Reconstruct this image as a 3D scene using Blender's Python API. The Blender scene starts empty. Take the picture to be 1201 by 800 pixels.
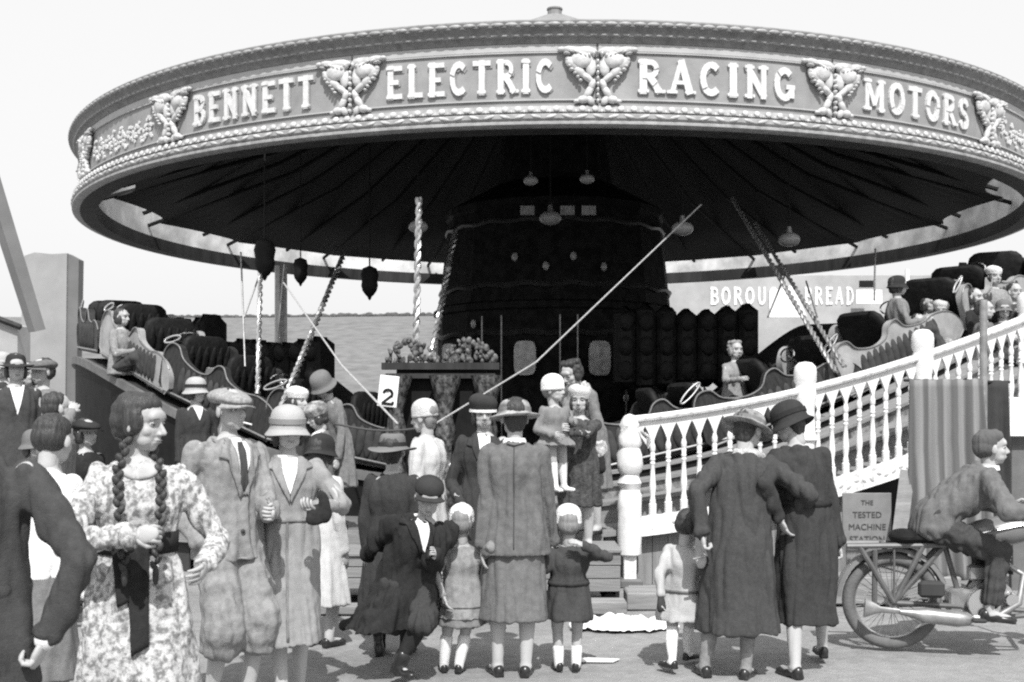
import bpy, math, random
import numpy as np
from mathutils import Vector, Matrix, noise
from mathutils.bvhtree import BVHTree
random.seed(7)
R = math.radians
SC = bpy.context.scene
COL = SC.collection
F = 1335.0; CAMH = 1.58
def px(x, y, Y):            # measured point of the photograph at distance Y -> place in the scene (metres)
    return Vector(((x-600)/F*Y, Y, CAMH-(y-480)/F*Y))

# ------------------------------------------------------------------ materials
MATS = {}
def mat(name, v, rough=.8, noise_amt=.15, nscale=6., bump=.0, bscale=60., metal=0., stretch=(1,1,1), v2=None, contrast=None,
        kind='noise', trans=0., coords='Object', spec=None, wrinkle=0.):
    if name in MATS: return MATS[name]
    m = bpy.data.materials.new(name); m.use_nodes = True
    nt = m.node_tree; N = nt.nodes; L = nt.links
    b = N['Principled BSDF']
    b.inputs['Roughness'].default_value = rough
    b.inputs['Metallic'].default_value = metal
    if spec is not None: b.inputs['Specular IOR Level'].default_value = spec
    tc = N.new('ShaderNodeTexCoord'); mp = N.new('ShaderNodeMapping')
    mp.inputs['Scale'].default_value = stretch
    L.new(tc.outputs[coords], mp.inputs['Vector'])
    if kind == 'voronoi':
        t = N.new('ShaderNodeTexVoronoi'); t.inputs['Scale'].default_value = nscale; t.feature = 'SMOOTH_F1'
        t.inputs['Smoothness'].default_value = .6
        out = t.outputs['Distance']
    elif kind == 'wave':
        t = N.new('ShaderNodeTexWave'); t.inputs['Scale'].default_value = nscale; t.inputs['Distortion'].default_value = 3.5
        t.inputs['Detail'].default_value = 3
        out = t.outputs['Fac']
    else:
        t = N.new('ShaderNodeTexNoise'); t.inputs['Scale'].default_value = nscale; t.inputs['Detail'].default_value = 6
        t.inputs['Roughness'].default_value = .6
        out = t.outputs['Fac']
    L.new(mp.outputs[0], t.inputs['Vector'])
    r = N.new('ShaderNodeValToRGB')
    lo, hi = (v*(1-noise_amt), v*(1+noise_amt)) if v2 is None else (v, v2)
    c = contrast or (.3, .7)
    r.color_ramp.elements[0].position = c[0]; r.color_ramp.elements[1].position = c[1]
    r.color_ramp.elements[0].color = (lo, lo, lo, 1); r.color_ramp.elements[1].color = (hi, hi, hi, 1)
    L.new(out, r.inputs[0]); L.new(r.outputs[0], b.inputs['Base Color'])
    if bump:
        n2 = N.new('ShaderNodeTexNoise'); n2.inputs['Scale'].default_value = bscale; n2.inputs['Detail'].default_value = 4
        L.new(mp.outputs[0], n2.inputs['Vector'])
        bp = N.new('ShaderNodeBump'); bp.inputs['Strength'].default_value = bump; bp.inputs['Distance'].default_value = .01
        L.new(n2.outputs['Fac'], bp.inputs['Height']); L.new(bp.outputs[0], b.inputs['Normal'])
    if kind == 'cloth' or wrinkle:
        n3 = N.new('ShaderNodeTexNoise'); n3.inputs['Scale'].default_value = 8; n3.inputs['Detail'].default_value = 2; n3.inputs['Distortion'].default_value = .7
        mp3 = N.new('ShaderNodeMapping'); mp3.inputs['Scale'].default_value = (1.5, 1.5, .7); L.new(tc.outputs[coords], mp3.inputs[0]); L.new(mp3.outputs[0], n3.inputs['Vector'])
        b3 = N.new('ShaderNodeBump'); b3.inputs['Strength'].default_value = wrinkle; b3.inputs['Distance'].default_value = .05
        L.new(n3.outputs['Fac'], b3.inputs['Height']); L.new(b3.outputs[0], bp.inputs['Normal'])
    if trans:
        tr = N.new('ShaderNodeBsdfTranslucent'); tr.inputs['Color'].default_value = (hi, hi, hi, 1)
        mx = N.new('ShaderNodeMixShader'); mx.inputs[0].default_value = trans
        L.new(b.outputs[0], mx.inputs[1]); L.new(tr.outputs[0], mx.inputs[2])
        L.new(mx.outputs[0], N['Material Output'].inputs['Surface'])
    MATS[name] = m
    return m
def cloth(name, v, **k):
    d = dict(rough=.92, noise_amt=.16, nscale=5, bump=.35, bscale=220, spec=.12, wrinkle=.17); d.update(k)
    return mat(name, v, **d)

# ------------------------------------------------------------------ mesh building
class MB:
    def __init__(s): s.v = []; s.f = []; s.m = []
    def add(s, V, Fc, mi=0):
        o = len(s.v); s.v.extend([tuple(p) for p in V])
        s.f.extend([tuple(i+o for i in f) for f in Fc]); s.m.extend([mi]*len(Fc)); return s
    def box(s, c, size, rot=None, mi=0, bev=0.):
        hx, hy, hz = [q/2 for q in size]
        if bev <= 0:
            V = [Vector((x*hx, y*hy, z*hz)) for z in (-1,1) for y in (-1,1) for x in (-1,1)]
            Fc = [(0,2,3,1),(4,5,7,6),(0,1,5,4),(2,6,7,3),(0,4,6,2),(1,3,7,5)]
        else:
            V = []; Fc = []
            b = min(bev, hx*.9, hy*.9, hz*.9)
            rings = []
            for z, inn in ((-hz, b), (-hz+b, 0), (hz-b, 0), (hz, b)):
                x, y = hx-inn, hy-inn
                bb = b*.6
                rings.append([Vector(p) for p in ((x-bb,-y,z),(x,-y+bb,z),(x,y-bb,z),(x-bb,y,z),(-x+bb,y,z),(-x,y-bb,z),(-x,-y+bb,z),(-x+bb,-y,z))])
            for r_ in rings: V += r_
            for k in range(3):
                for i in range(8):
                    j = (i+1) % 8; Fc.append((k*8+i, k*8+j, k*8+8+j, k*8+8+i))
            Fc.append(tuple(range(7,-1,-1))); Fc.append(tuple(range(24,32)))
        M = rot if rot is not None else Matrix.Identity(3)
        c = Vector(c)
        return s.add([M @ p + c for p in V], Fc, mi)
    def ell(s, c, r, rot=None, nu=14, nv=9, mi=0):
        V = []; M = rot if rot is not None else Matrix.Identity(3); c = Vector(c)
        V.append(M @ Vector((0,0,-r[2])) + c)
        for j in range(1, nv):
            a = -math.pi/2 + math.pi*j/nv
            for i in range(nu):
                t = 2*math.pi*i/nu
                V.append(M @ Vector((r[0]*math.cos(a)*math.cos(t), r[1]*math.cos(a)*math.sin(t), r[2]*math.sin(a))) + c)
        V.append(M @ Vector((0,0,r[2])) + c)
        Fc = [(0, 1+(i+1)%nu, 1+i) for i in range(nu)]
        for j in range(nv-2):
            for i in range(nu):
                k = (i+1) % nu; Fc.append((1+j*nu+i, 1+j*nu+k, 1+(j+1)*nu+k, 1+(j+1)*nu+i))
        t = 1+(nv-2)*nu; e = len(V)-1
        Fc += [(e, t+i, t+(i+1)%nu) for i in range(nu)]
        return s.add(V, Fc, mi)
    def tube(s, pts, rad, n=10, mi=0, flat=1., up=None, cap=True, tip=0.):
        pts = [Vector(p) for p in pts]
        if not hasattr(rad, '__len__'): rad = [rad]*len(pts)
        V = []; prev = None
        for i, p in enumerate(pts):
            d = (pts[min(i+1, len(pts)-1)] - pts[max(i-1, 0)]); d = d.normalized() if d.length > 1e-9 else Vector((0,0,1))
            if prev is None:
                u = Vector(up) if up is not None else (Vector((1,0,0)) if abs(d.x) < .8 else Vector((0,1,0)))
            else: u = prev
            u = (u - d*u.dot(d)).normalized(); w = d.cross(u); prev = u
            r_ = rad[i]
            for k in range(n):
                t = 2*math.pi*k/n
                V.append(p + u*math.cos(t)*r_ + w*math.sin(t)*r_*flat)
        Fc = []
        for i in range(len(pts)-1):
            for k in range(n):
                j = (k+1) % n; Fc.append((i*n+k, i*n+j, (i+1)*n+j, (i+1)*n+k))
        if cap:
            Fc.append(tuple(range(n-1,-1,-1))); Fc.append(tuple(range((len(pts)-1)*n, len(pts)*n)))
        return s.add(V, Fc, mi)
    def caps(s, pts, rad, n=12, mi=0):        # chain of tapered rounded segments, closed (for remeshing)
        pts = [Vector(p) for p in pts]
        for i in range(len(pts)-1):
            s.tube([pts[i], pts[i+1]], [rad[i], rad[i+1]], n=n, mi=mi)
        for p, r_ in zip(pts, rad): s.ell(p, (r_, r_, r_), nu=n, nv=8, mi=mi)
        return s
    def rings(s, R_, n=28, mi=0, cap=True, power=2.2, closed=False):
        # R_: list of (matrix3, centre, rx, ry, fold_amp, fold_k, phase)
        V = []
        for (M, c, rx, ry, fa, fk, ph) in R_:
            for k in range(n):
                t = 2*math.pi*k/n; ct, st = math.cos(t), math.sin(t)
                e = 2/power
                x = math.copysign(abs(ct)**e, ct); y = math.copysign(abs(st)**e, st)
                q = 1 + fa*(math.sin(fk*t+ph) + .5*math.sin(fk*1.7*t+ph*2.3+1))
                V.append(M @ Vector((x*rx*q, y*ry*q, 0)) + Vector(c))
        Fc = []
        m = len(R_)
        for i in range(m-1):
            for k in range(n):
                j = (k+1) % n; Fc.append((i*n+k, i*n+j, (i+1)*n+j, (i+1)*n+k))
        if cap:
            Fc.append(tuple(range(n-1,-1,-1))); Fc.append(tuple(range((m-1)*n, m*n)))
        return s.add(V, Fc, mi)
    def lathe(s, prof, c=(0,0,0), n=20, M=None, sx=1., sy=1., mi=0, warp=None):
        M = M if M is not None else Matrix.Identity(3); c = Vector(c); V = []
        for (r_, z) in prof:
            for k in range(n):
                t = 2*math.pi*k/n
                p = Vector((max(r_,1e-4)*math.cos(t)*sx, max(r_,1e-4)*math.sin(t)*sy, z))
                if warp: p = warp(p, r_, t)
                V.append(M @ p + c)
        Fc = []
        for i in range(len(prof)-1):
            for k in range(n):
                j = (k+1) % n; Fc.append((i*n+k, i*n+j, (i+1)*n+j, (i+1)*n+k))
        Fc.append(tuple(range(n-1,-1,-1))); Fc.append(tuple(range((len(prof)-1)*n, len(prof)*n)))
        return s.add(V, Fc, mi)
    def prism(s, poly, d0, d1, fn, mi=0):     # polygon (u,v) extruded d0..d1 through fn(u,v,d)->point
        n = len(poly)
        V = [fn(u, v, d0) for u, v in poly] + [fn(u, v, d1) for u, v in poly]
        Fc = [tuple(range(n-1,-1,-1)), tuple(range(n, 2*n))] + [(i, (i+1)%n, n+(i+1)%n, n+i) for i in range(n)]
        return s.add(V, Fc, mi)
    def mesh(s, name):
        me = bpy.data.meshes.new(name)
        me.from_pydata(s.v, [], s.f)
        me.update()
        return me
    def build(s, name, mats, parent=None, smooth=False, loc=None, angle=None):
        me = s.mesh(name)
        ms = mats if isinstance(mats, (list, tuple)) else [mats]
        for m_ in ms: me.materials.append(m_)
        if len(ms) > 1: me.polygons.foreach_set('material_index', s.m)
        return link(name, me, parent, smooth, loc)

def fixn(me):
    import bmesh
    bm = bmesh.new(); bm.from_mesh(me); bmesh.ops.recalc_face_normals(bm, faces=bm.faces); bm.to_mesh(me); bm.free()
def link(name, me, parent=None, smooth=False, loc=None):
    if len(me.vertices) < 60000: fixn(me)
    if smooth:
        me.polygons.foreach_set('use_smooth', [True]*len(me.polygons))
        try: me.set_sharp_from_angle(angle=R(42))
        except Exception: pass
    o = bpy.data.objects.new(name, me); COL.objects.link(o)
    if parent is not None: o.parent = parent
    if loc is not None: o.location = loc
    return o
def tag(o, label=None, cat=None, group=None, kind=None):
    if label: o['label'] = label
    if cat: o['category'] = cat
    if group: o['group'] = group
    if kind: o['kind'] = kind
    return o
def empty(name, loc=(0,0,0), rz=0., label=None, cat=None, group=None):
    o = bpy.data.objects.new(name, None); COL.objects.link(o); o.location = loc; o.rotation_euler = (0,0,rz)
    o.empty_display_size = .2
    return tag(o, label, cat, group)
def kids(o): return [c for c in COL.objects if c.parent == o]
def copy_tree(o, parent=None):
    c = o.copy(); COL.objects.link(c)
    if parent is not None: c.parent = parent
    for ch in kids(o): copy_tree(ch, c)
    return c
_dg = None
def remesh(mb, voxel, smooth=3, factor=.5):
    """Fuse closed overlapping shapes into one continuous surface; returns numpy verts, faces."""
    me = mb.mesh('tmp'); o = bpy.data.objects.new('tmp', me); COL.objects.link(o)
    m = o.modifiers.new('r', 'REMESH'); m.mode = 'VOXEL'; m.voxel_size = voxel; m.adaptivity = 0
    if smooth:
        q = o.modifiers.new('s', 'SMOOTH'); q.iterations = smooth; q.factor = factor
    dg = bpy.context.evaluated_depsgraph_get(); dg.update()
    ev = o.evaluated_get(dg); m2 = ev.to_mesh()
    n = len(m2.vertices); V = np.empty(n*3); m2.vertices.foreach_get('co', V); V = V.reshape(-1, 3)
    Fc = [tuple(p.vertices) for p in m2.polygons]
    Nn = np.empty(n*3); m2.vertices.foreach_get('normal', Nn); Nn = Nn.reshape(-1, 3)
    ev.to_mesh_clear()
    bpy.data.objects.remove(o); bpy.data.meshes.remove(me)
    return V, Fc, Nn
# ------------------------------------------------------------------ camera, light, sky
cam = bpy.data.cameras.new('camera'); co = bpy.data.objects.new('camera', cam); COL.objects.link(co)
co.location = (0, 0, CAMH); co.rotation_euler = (R(90), 0, 0)
cam.sensor_width = 36; cam.lens = 36*F/1201; cam.shift_y = 80/1201.; cam.clip_end = 3000; cam.clip_start = .05
cam.dof.use_dof = True; cam.dof.focus_distance = 8.0; cam.dof.aperture_fstop = 5.6
SC.camera = co
w = bpy.data.worlds.new('World'); SC.world = w; w.use_nodes = True
nt = w.node_tree; bg = nt.nodes['Background']
SUN_EL, SUN_AZ = 52., 6.      # degrees; the sun stands behind the camera, a little to its right
sky = nt.nodes.new('ShaderNodeTexSky'); sky.sky_type = 'NISHITA'; sky.sun_disc = False
sky.sun_elevation = R(SUN_EL); sky.sun_rotation = R(180-SUN_AZ); sky.dust_density = 6; sky.air_density = 1.6; sky.altitude = 0
bw = nt.nodes.new('ShaderNodeRGBToBW')
veil = nt.nodes.new('ShaderNodeMix'); veil.data_type = 'FLOAT'; veil.inputs[0].default_value = .8; veil.inputs[3].default_value = 4.9   # thin bright cloud veil
nt.links.new(sky.outputs[0], bw.inputs[0]); nt.links.new(bw.outputs[0], veil.inputs[2]); nt.links.new(veil.outputs[0], bg.inputs['Color']); bg.inputs['Strength'].default_value = .15
sl = bpy.data.lights.new('sun', 'SUN'); sl.energy = 4.0; sl.angle = R(.6); sl.color = (1, .995, .985)
so = bpy.data.objects.new('sun', sl); COL.objects.link(so)
# sun position direction: behind camera (-Y) with a small +X component
sd = Vector((math.sin(R(SUN_AZ))*math.cos(R(SUN_EL)), -math.cos(R(SUN_AZ))*math.cos(R(SUN_EL)), math.sin(R(SUN_EL))))
so.rotation_euler = sd.to_track_quat('Z', 'Y').to_euler(); so.location = (5, -10, 20)
SC.view_settings.view_transform = 'Standard'; SC.view_settings.look = 'None'; SC.view_settings.gamma = 1
SC.view_settings.exposure = .5
SC.cycles.use_denoising = False
SC.cycles.filter_width = 2.1
SC.cycles.max_bounces = 5; SC.cycles.diffuse_bounces = 3; SC.cycles.glossy_bounces = 2; SC.cycles.transmission_bounces = 2

# ------------------------------------------------------------------ ground
def ground_mat():
    m = bpy.data.materials.new('trodden_earth'); m.use_nodes = True; nt = m.node_tree; N = nt.nodes; L = nt.links
    b = N['Principled BSDF']; b.inputs['Roughness'].default_value = .95; b.inputs['Specular IOR Level'].default_value = .1
    tc = N.new('ShaderNodeTexCoord')
    n1 = N.new('ShaderNodeTexNoise'); n1.inputs['Scale'].default_value = .55; n1.inputs['Detail'].default_value = 8
    n2 = N.new('ShaderNodeTexNoise'); n2.inputs['Scale'].default_value = 9; n2.inputs['Detail'].default_value = 8; n2.inputs['Roughness'].default_value = .7
    n3 = N.new('ShaderNodeTexNoise'); n3.inputs['Scale'].default_value = 70; n3.inputs['Detail'].default_value = 4
    mpg = N.new('ShaderNodeMapping'); mpg.inputs['Scale'].default_value = (.6, 2.2, 1)
    L.new(tc.outputs['Object'], mpg.inputs[0])
    L.new(mpg.outputs[0], n1.inputs['Vector'])
    for n in (n2, n3): L.new(tc.outputs['Object'], n.inputs['Vector'])
    mx = N.new('ShaderNodeMix'); mx.data_type = 'FLOAT'; mx.inputs[0].default_value = .5
    L.new(n1.outputs['Fac'], mx.inputs[2]); L.new(n2.outputs['Fac'], mx.inputs[3])
    r = N.new('ShaderNodeValToRGB'); e = r.color_ramp.elements
    e[0].position = .38; e[0].color = (.19,.19,.19,1); e[1].position = .62; e[1].color = (.30,.30,.30,1)
    L.new(mx.outputs[0], r.inputs[0]); 
    v = N.new('ShaderNodeTexVoronoi'); v.inputs['Scale'].default_value = 28; L.new(tc.outputs['Object'], v.inputs['Vector'])
    r2 = N.new('ShaderNodeValToRGB'); r2.color_ramp.elements[0].position = .02; r2.color_ramp.elements[0].color = (1.25,)*3+(1,); r2.color_ramp.elements[1].position = .1; r2.color_ramp.elements[1].color = (1,)*3+(1,)
    L.new(v.outputs['Distance'], r2.inputs[0])
    mu = N.new('ShaderNodeMix'); mu.data_type = 'RGBA'; mu.blend_type = 'MULTIPLY'; mu.inputs[0].default_value = 1
    L.new(r.outputs[0], mu.inputs[6]); L.new(r2.outputs[0], mu.inputs[7]); L.new(mu.outputs[2], b.inputs['Base Color'])
    ad = N.new('ShaderNodeMath'); ad.operation = 'ADD'; L.new(n2.outputs['Fac'], ad.inputs[0]); L.new(n3.outputs['Fac'], ad.inputs[1])
    bp = N.new('ShaderNodeBump'); bp.inputs['Strength'].default_value = .5; bp.inputs['Distance'].default_value = .03
    L.new(ad.outputs[0], bp.inputs['Height']); L.new(bp.outputs[0], b.inputs['Normal'])
    return m
g = MB()
xs = [-900,-200,-60]+[i*.5 for i in range(-24,25)]+[60,200,900]; ys = [-300,-40]+[i*.4 for i in range(-5,75)]+[40,80,200,1500]
for y in ys:
    for x in xs:
        near = abs(x) < 13 and -3 < y < 31
        g.v.append((x, y, (noise.noise(Vector((x*.5, y*.5, 0)))*.02 if near else 0)-.01))
nx = len(xs)
for j in range(len(ys)-1):
    for i in range(nx-1): g.f.append((j*nx+i, j*nx+i+1, (j+1)*nx+i+1, (j+1)*nx+i)); g.m.append(0)
tag(g.build('ground', ground_mat(), smooth=True), kind='structure')

# distant rising field and far skyline on the left, seen under the canopy
h = MB(); random.seed(3)
prev = []
for j, (Yd, zt) in enumerate([(48, -.1), (60, 2.2), (75, 5.2), (95, 9.2), (120, 11.4), (150, 10.6)]):
    for i in range(61):
        x = -150 + i*5.
        zz = zt*(1+.05*noise.noise(Vector((x*.03, j*.7, 2)))) if j else zt
        if x > 20: zz *= max(.35, 1-(x-20)/60)
        h.v.append((x, Yd, zz))
for j in range(5):
    for i in range(60): h.f.append((j*61+i, j*61+i+1, (j+1)*61+i+1, (j+1)*61+i)); h.m.append(0)
tag(h.build('hillside', mat('hill_grass', .14, noise_amt=.3, nscale=1.1), smooth=True), kind='structure')

random.seed(21)      # ragged hedge along the crest of the hillside
hg = MB()
for i in range(260):
    x = -46+i*.2+random.uniform(-.15,.15); zc = 11.4*(1+.05*noise.noise(Vector((x*.03, 4*.7, 2))))
    if x > 20: zc *= max(.35, 1-(x-20)/60)
    hg.ell((x, 119+random.uniform(-1,1), zc-.1), (random.uniform(.25,.6), .5, random.uniform(.12,.42)), Matrix.Rotation(random.uniform(0,3),3,'Z'), nu=7, nv=5)
tag(hg.build('hedge', mat('hedge_leaf', .07, .95, .4, 3), smooth=True), 'ragged distant hedge along the crest of the pale hillside', 'hedge')
# ------------------------------------------------------------------ common materials
M_field = mat('fascia_field_paint', .23, .6, .2, 3., bump=.15, bscale=30)
M_lett = mat('letter_gilding', .55, .6, .16, 16)
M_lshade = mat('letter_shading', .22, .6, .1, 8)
M_carve = mat('carved_gilt_wood', .46, .6, .3, 14)
M_corn = mat('cornice_dark_paint', .17, .6, .3, 12)
M_cornl = mat('cornice_light_gilding', .28, .5, .3, 20)
M_line = mat('fascia_lining', .36, .5, .1, 5)
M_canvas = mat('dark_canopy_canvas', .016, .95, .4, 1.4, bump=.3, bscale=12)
M_tiltop = mat('tilt_top_canvas', .3, .9, .2, 2)
M_black = mat('black_paint', .012, .6, .3, 6, spec=.12)
M_dark = mat('dark_stained_wood', .035, .7, .4, 5, stretch=(1,1,.2), spec=.15)
M_wood = mat('weathered_board', .2, .85, .22, 7, bump=.4, bscale=25, stretch=(.25,2.5,2.5))
M_woodd = mat('grimy_board', .13, .85, .3, 7, bump=.4, bscale=25, stretch=(.25,2.5,2.5))
M_plank = mat('upright_plank', .2, .85, .25, 6, bump=.4, bscale=25, stretch=(3,3,.3))
M_white = mat('white_gloss_paint', .7, .45, .12, 9, bump=.12, bscale=40)
M_whited = mat('chipped_white_paint', .62, .5, .25, 16, bump=.2, bscale=40, contrast=(.35,.5))
M_brass = mat('twisted_brass', .55, .28, .1, 10, metal=.9)
M_chrome = mat('bright_nickel', .8, .2, .05, 10, metal=1.)
M_steel = mat('dull_steel', .35, .4, .3, 12, metal=.7)
M_ornate = mat('painted_scrollwork', .06, .5, v2=.26, nscale=9, contrast=(.42,.6), bump=.3, bscale=20)
M_rope = mat('pale_rope', .34, .9, .2, 40, bump=.5, bscale=90)
M_roped = mat('dark_cord', .06, .9, .2, 40)
# ------------------------------------------------------------------ the ride
CX, CY = .72, 19.2
RR = 7.5
def pol(r, th, z):      # th in degrees, 0 = towards the camera, positive to the right
    t = R(th); return Vector((CX + r*math.sin(t), CY - r*math.cos(t), z))
def loc_(p): return Vector((p[0]-CX, p[1]-CY, p[2]))
def lp(r, th, z): return loc_(pol(r, th, z))
ride = empty('fairground_ride', (CX, CY, 0), label='great round fairground ride with lettered rounding boards under a dark canopy', cat='fairground ride')

def sweep(mb, prof, ths, zf=None, mi=0, closed=True, seam=False):
    n = len(prof); V = []
    for th in ths:
        dz = zf(th) if zf else 0
        for (r_, z) in prof: V.append(lp(r_, th, z+dz))
    Fc = []
    m = len(ths)
    rng = n if closed else n-1
    for i in range(m-1):
        for k in range(rng):
            j = (k+1) % n; Fc.append((i*n+k, i*n+j, (i+1)*n+j, (i+1)*n+k))
    if closed and not seam:
        Fc.append(tuple(range(n-1,-1,-1))); Fc.append(tuple(range((m-1)*n, m*n)))
    mb.add(V, Fc, mi); return mb
full = [i*2.5-180 for i in range(145)]
def span(a, b, st=2.5):
    k = max(2, int(math.ceil((b-a)/st))); return [a+(b-a)*i/k for i in range(k+1)]

# cornice: dark cove with pale nosing and bead courses
c = MB()
prof = [(7.36,5.34),(7.51,5.34),(7.525,5.37),(7.545,5.39),(7.57,5.395),(7.57,5.425),(7.585,5.45),(7.615,5.47),(7.63,5.475),(7.64,5.53),(7.62,5.55),(7.36,5.55)]
sweep(c, prof, full, seam=True)
oc = c.build('cornice', [M_corn], ride, smooth=True)
b = MB()
for i in range(330):       # pale egg course on the nosing
    th = i*360/330.
    Mr = Matrix.Rotation(R(th), 3, 'Z')
    b.ell(lp(7.635, th, 5.502), (.066, .016, .022), Mr, nu=8, nv=5)
for i in range(420):
    th = i*360/420.
    Mr = Matrix.Rotation(R(th), 3, 'Z')
    b.ell(lp(7.57, th, 5.41), (.045, .012, .013), Mr, nu=6, nv=4)
b.build('egg_moulding', M_cornl, oc, smooth=True)
# lower moulding
c = MB()
prof = [(7.49,4.472),(7.56,4.472),(7.60,4.49),(7.60,4.515),(7.575,4.53),(7.60,4.55),(7.60,4.59),(7.56,4.612),(7.585,4.62),(7.54,4.665),(7.53,4.695),(7.49,4.695)]
sweep(c, prof, full, seam=True)
ol = c.build('lower_moulding', mat('moulding_paint', .27, .6, .3, 10), ride, smooth=True)
b = MB()
for i in range(360):
    th = i*360/360.; Mr = Matrix.Rotation(R(th), 3, 'Z') @ Matrix.Rotation(R(-20), 3, 'X')
    b.ell(lp(7.575, th, 4.652), (.036, .02, .036), Mr, nu=7, nv=4)
    b.ell(lp(7.575, th+.5, 4.628), (.014, .016, .018), Mr, nu=6, nv=4)
for i in range(300):
    th = i*360/300.; Mr = Matrix.Rotation(R(th), 3, 'Z') @ Matrix.Rotation(R(-14+28*(i%2)), 3, 'Y')
    b.ell(lp(7.60, th, 4.57), (.058, .016, .017), Mr, nu=6, nv=4)
b.build('leaf_moulding', M_carve, ol, smooth=True)

# ---- lettering: slab letters in strokes
def curve_pts(cx, cy, rx, ry, a0, a1, n=9):
    return [(cx+rx*math.cos(R(a0+(a1-a0)*i/n)), cy+ry*math.sin(R(a0+(a1-a0)*i/n))) for i in range(n+1)]
GL = {  # strokes on a 0..w x 0..1 grid; (points, thickness)
 'I': (.42, [([(.21,0),(.21,1)],.2)]),
 'E': (.78, [([(.22,0),(.22,1)],.2),([(.1,.94),(.74,.94)],.12),([(.1,.06),(.74,.06)],.12),([(.22,.5),(.58,.5)],.11)]),
 'L': (.72, [([(.22,0),(.22,1)],.2),([(.1,.06),(.7,.06)],.12)]),
 'B': (.82, [([(.22,0),(.22,1)],.2),([(.1,.94),(.45,.94)]+curve_pts(.45,.73,.22,.21,90,-90)+[(.22,.52)],.13),([(.45,.5)]+curve_pts(.47,.27,.25,.22,90,-90)+[(.1,.05)],.13)]),
 'N': (.92, [([(.2,0),(.2,1)],.15),([(.72,0),(.72,1)],.15),([(.14,.95),(.76,.05)],.18)]),
 'T': (.8, [([(.4,0),(.4,1)],.2),([(.04,.94),(.76,.94)],.12)]),
 'C': (.8, [(curve_pts(.42,.5,.3,.43,50,310,14),.16)]),
 'G': (.86, [(curve_pts(.42,.5,.3,.43,50,330,14),.16),([(.5,.42),(.8,.42)],.11),([(.7,.42),(.7,.1)],.14)]),
 'R': (.88, [([(.22,0),(.22,1)],.2),([(.1,.94),(.45,.94)]+curve_pts(.45,.73,.22,.21,90,-90)+[(.22,.52)],.13),([(.42,.5),(.6,.3),(.78,.04)],.17)]),
 'A': (.9, [([(.14,.03),(.45,1)],.12),([(.45,1),(.76,.03)],.19),([(.25,.34),(.65,.34)],.09)]),
 'M': (1.05, [([(.17,0),(.17,1)],.14),([(.88,0),(.88,1)],.17),([(.17,.97),(.52,.2)],.15),([(.88,.97),(.52,.2)],.12)]),
 'O': (.86, [(curve_pts(.43,.5,.31,.43,0,360,18),.16)]),
 'S': (.72, [(curve_pts(.36,.72,.22,.22,20,270,9)+curve_pts(.36,.27,.23,.22,90,-160,9),.15)]),
 'D': (.86, [([(.22,0),(.22,1)],.2),([(.1,.94),(.36,.94)]+curve_pts(.4,.5,.32,.44,90,-90,10)+[(.1,.06)],.14)]),
 'H': (.9, [([(.2,0),(.2,1)],.18),([(.7,0),(.7,1)],.18),([(.2,.5),(.7,.5)],.12)]),
 'U': (.86, [([(.2,1),(.2,.35)]+curve_pts(.44,.32,.24,.27,180,360,8)+[(.68,1)],.15)]),
 'Y': (.82, [([(.4,0),(.4,.45)],.18),([(.08,.98),(.4,.45)],.15),([(.74,.98),(.4,.45)],.12)]),
 'W': (1.1, [([(.08,1),(.3,.03)],.15),([(.3,.03),(.52,.9)],.11),([(.52,.9),(.76,.03)],.15),([(.76,.03),(1.0,1)],.11)]),
}
SER = {'I':[(.21,0),(.21,1)],'E':[(.22,0),(.22,1)],'L':[(.22,0),(.22,1)],'B':[(.22,0),(.22,1)],'N':[(.2,0),(.2,1),(.72,1)],'T':[(.4,0)],
 'R':[(.22,0),(.22,1),(.8,.0)],'A':[(.14,0),(.78,0)],'M':[(.17,0),(.17,1),(.88,0),(.88,1)],'D':[(.22,0),(.22,1)],'H':[(.2,0),(.2,1),(.7,0),(.7,1)],'U':[(.2,1),(.68,1)],
 'Y':[(.4,0),(.08,1),(.74,1)],'W':[(.08,1),(.52,1),(1,1)],'C':[],'G':[],'O':[],'S':[]}
def stroke_quad(p, q, t):
    d = Vector((q[0]-p[0], q[1]-p[1])); L_ = d.length
    if L_ < 1e-6: return None
    d /= L_; n = Vector((-d.y, d.x))*t/2; e = d*t*.15
    a = Vector(p)-e; b_ = Vector(q)+e
    return [(a+n)[:], (a-n)[:], (b_-n)[:], (b_+n)[:]]
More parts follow.
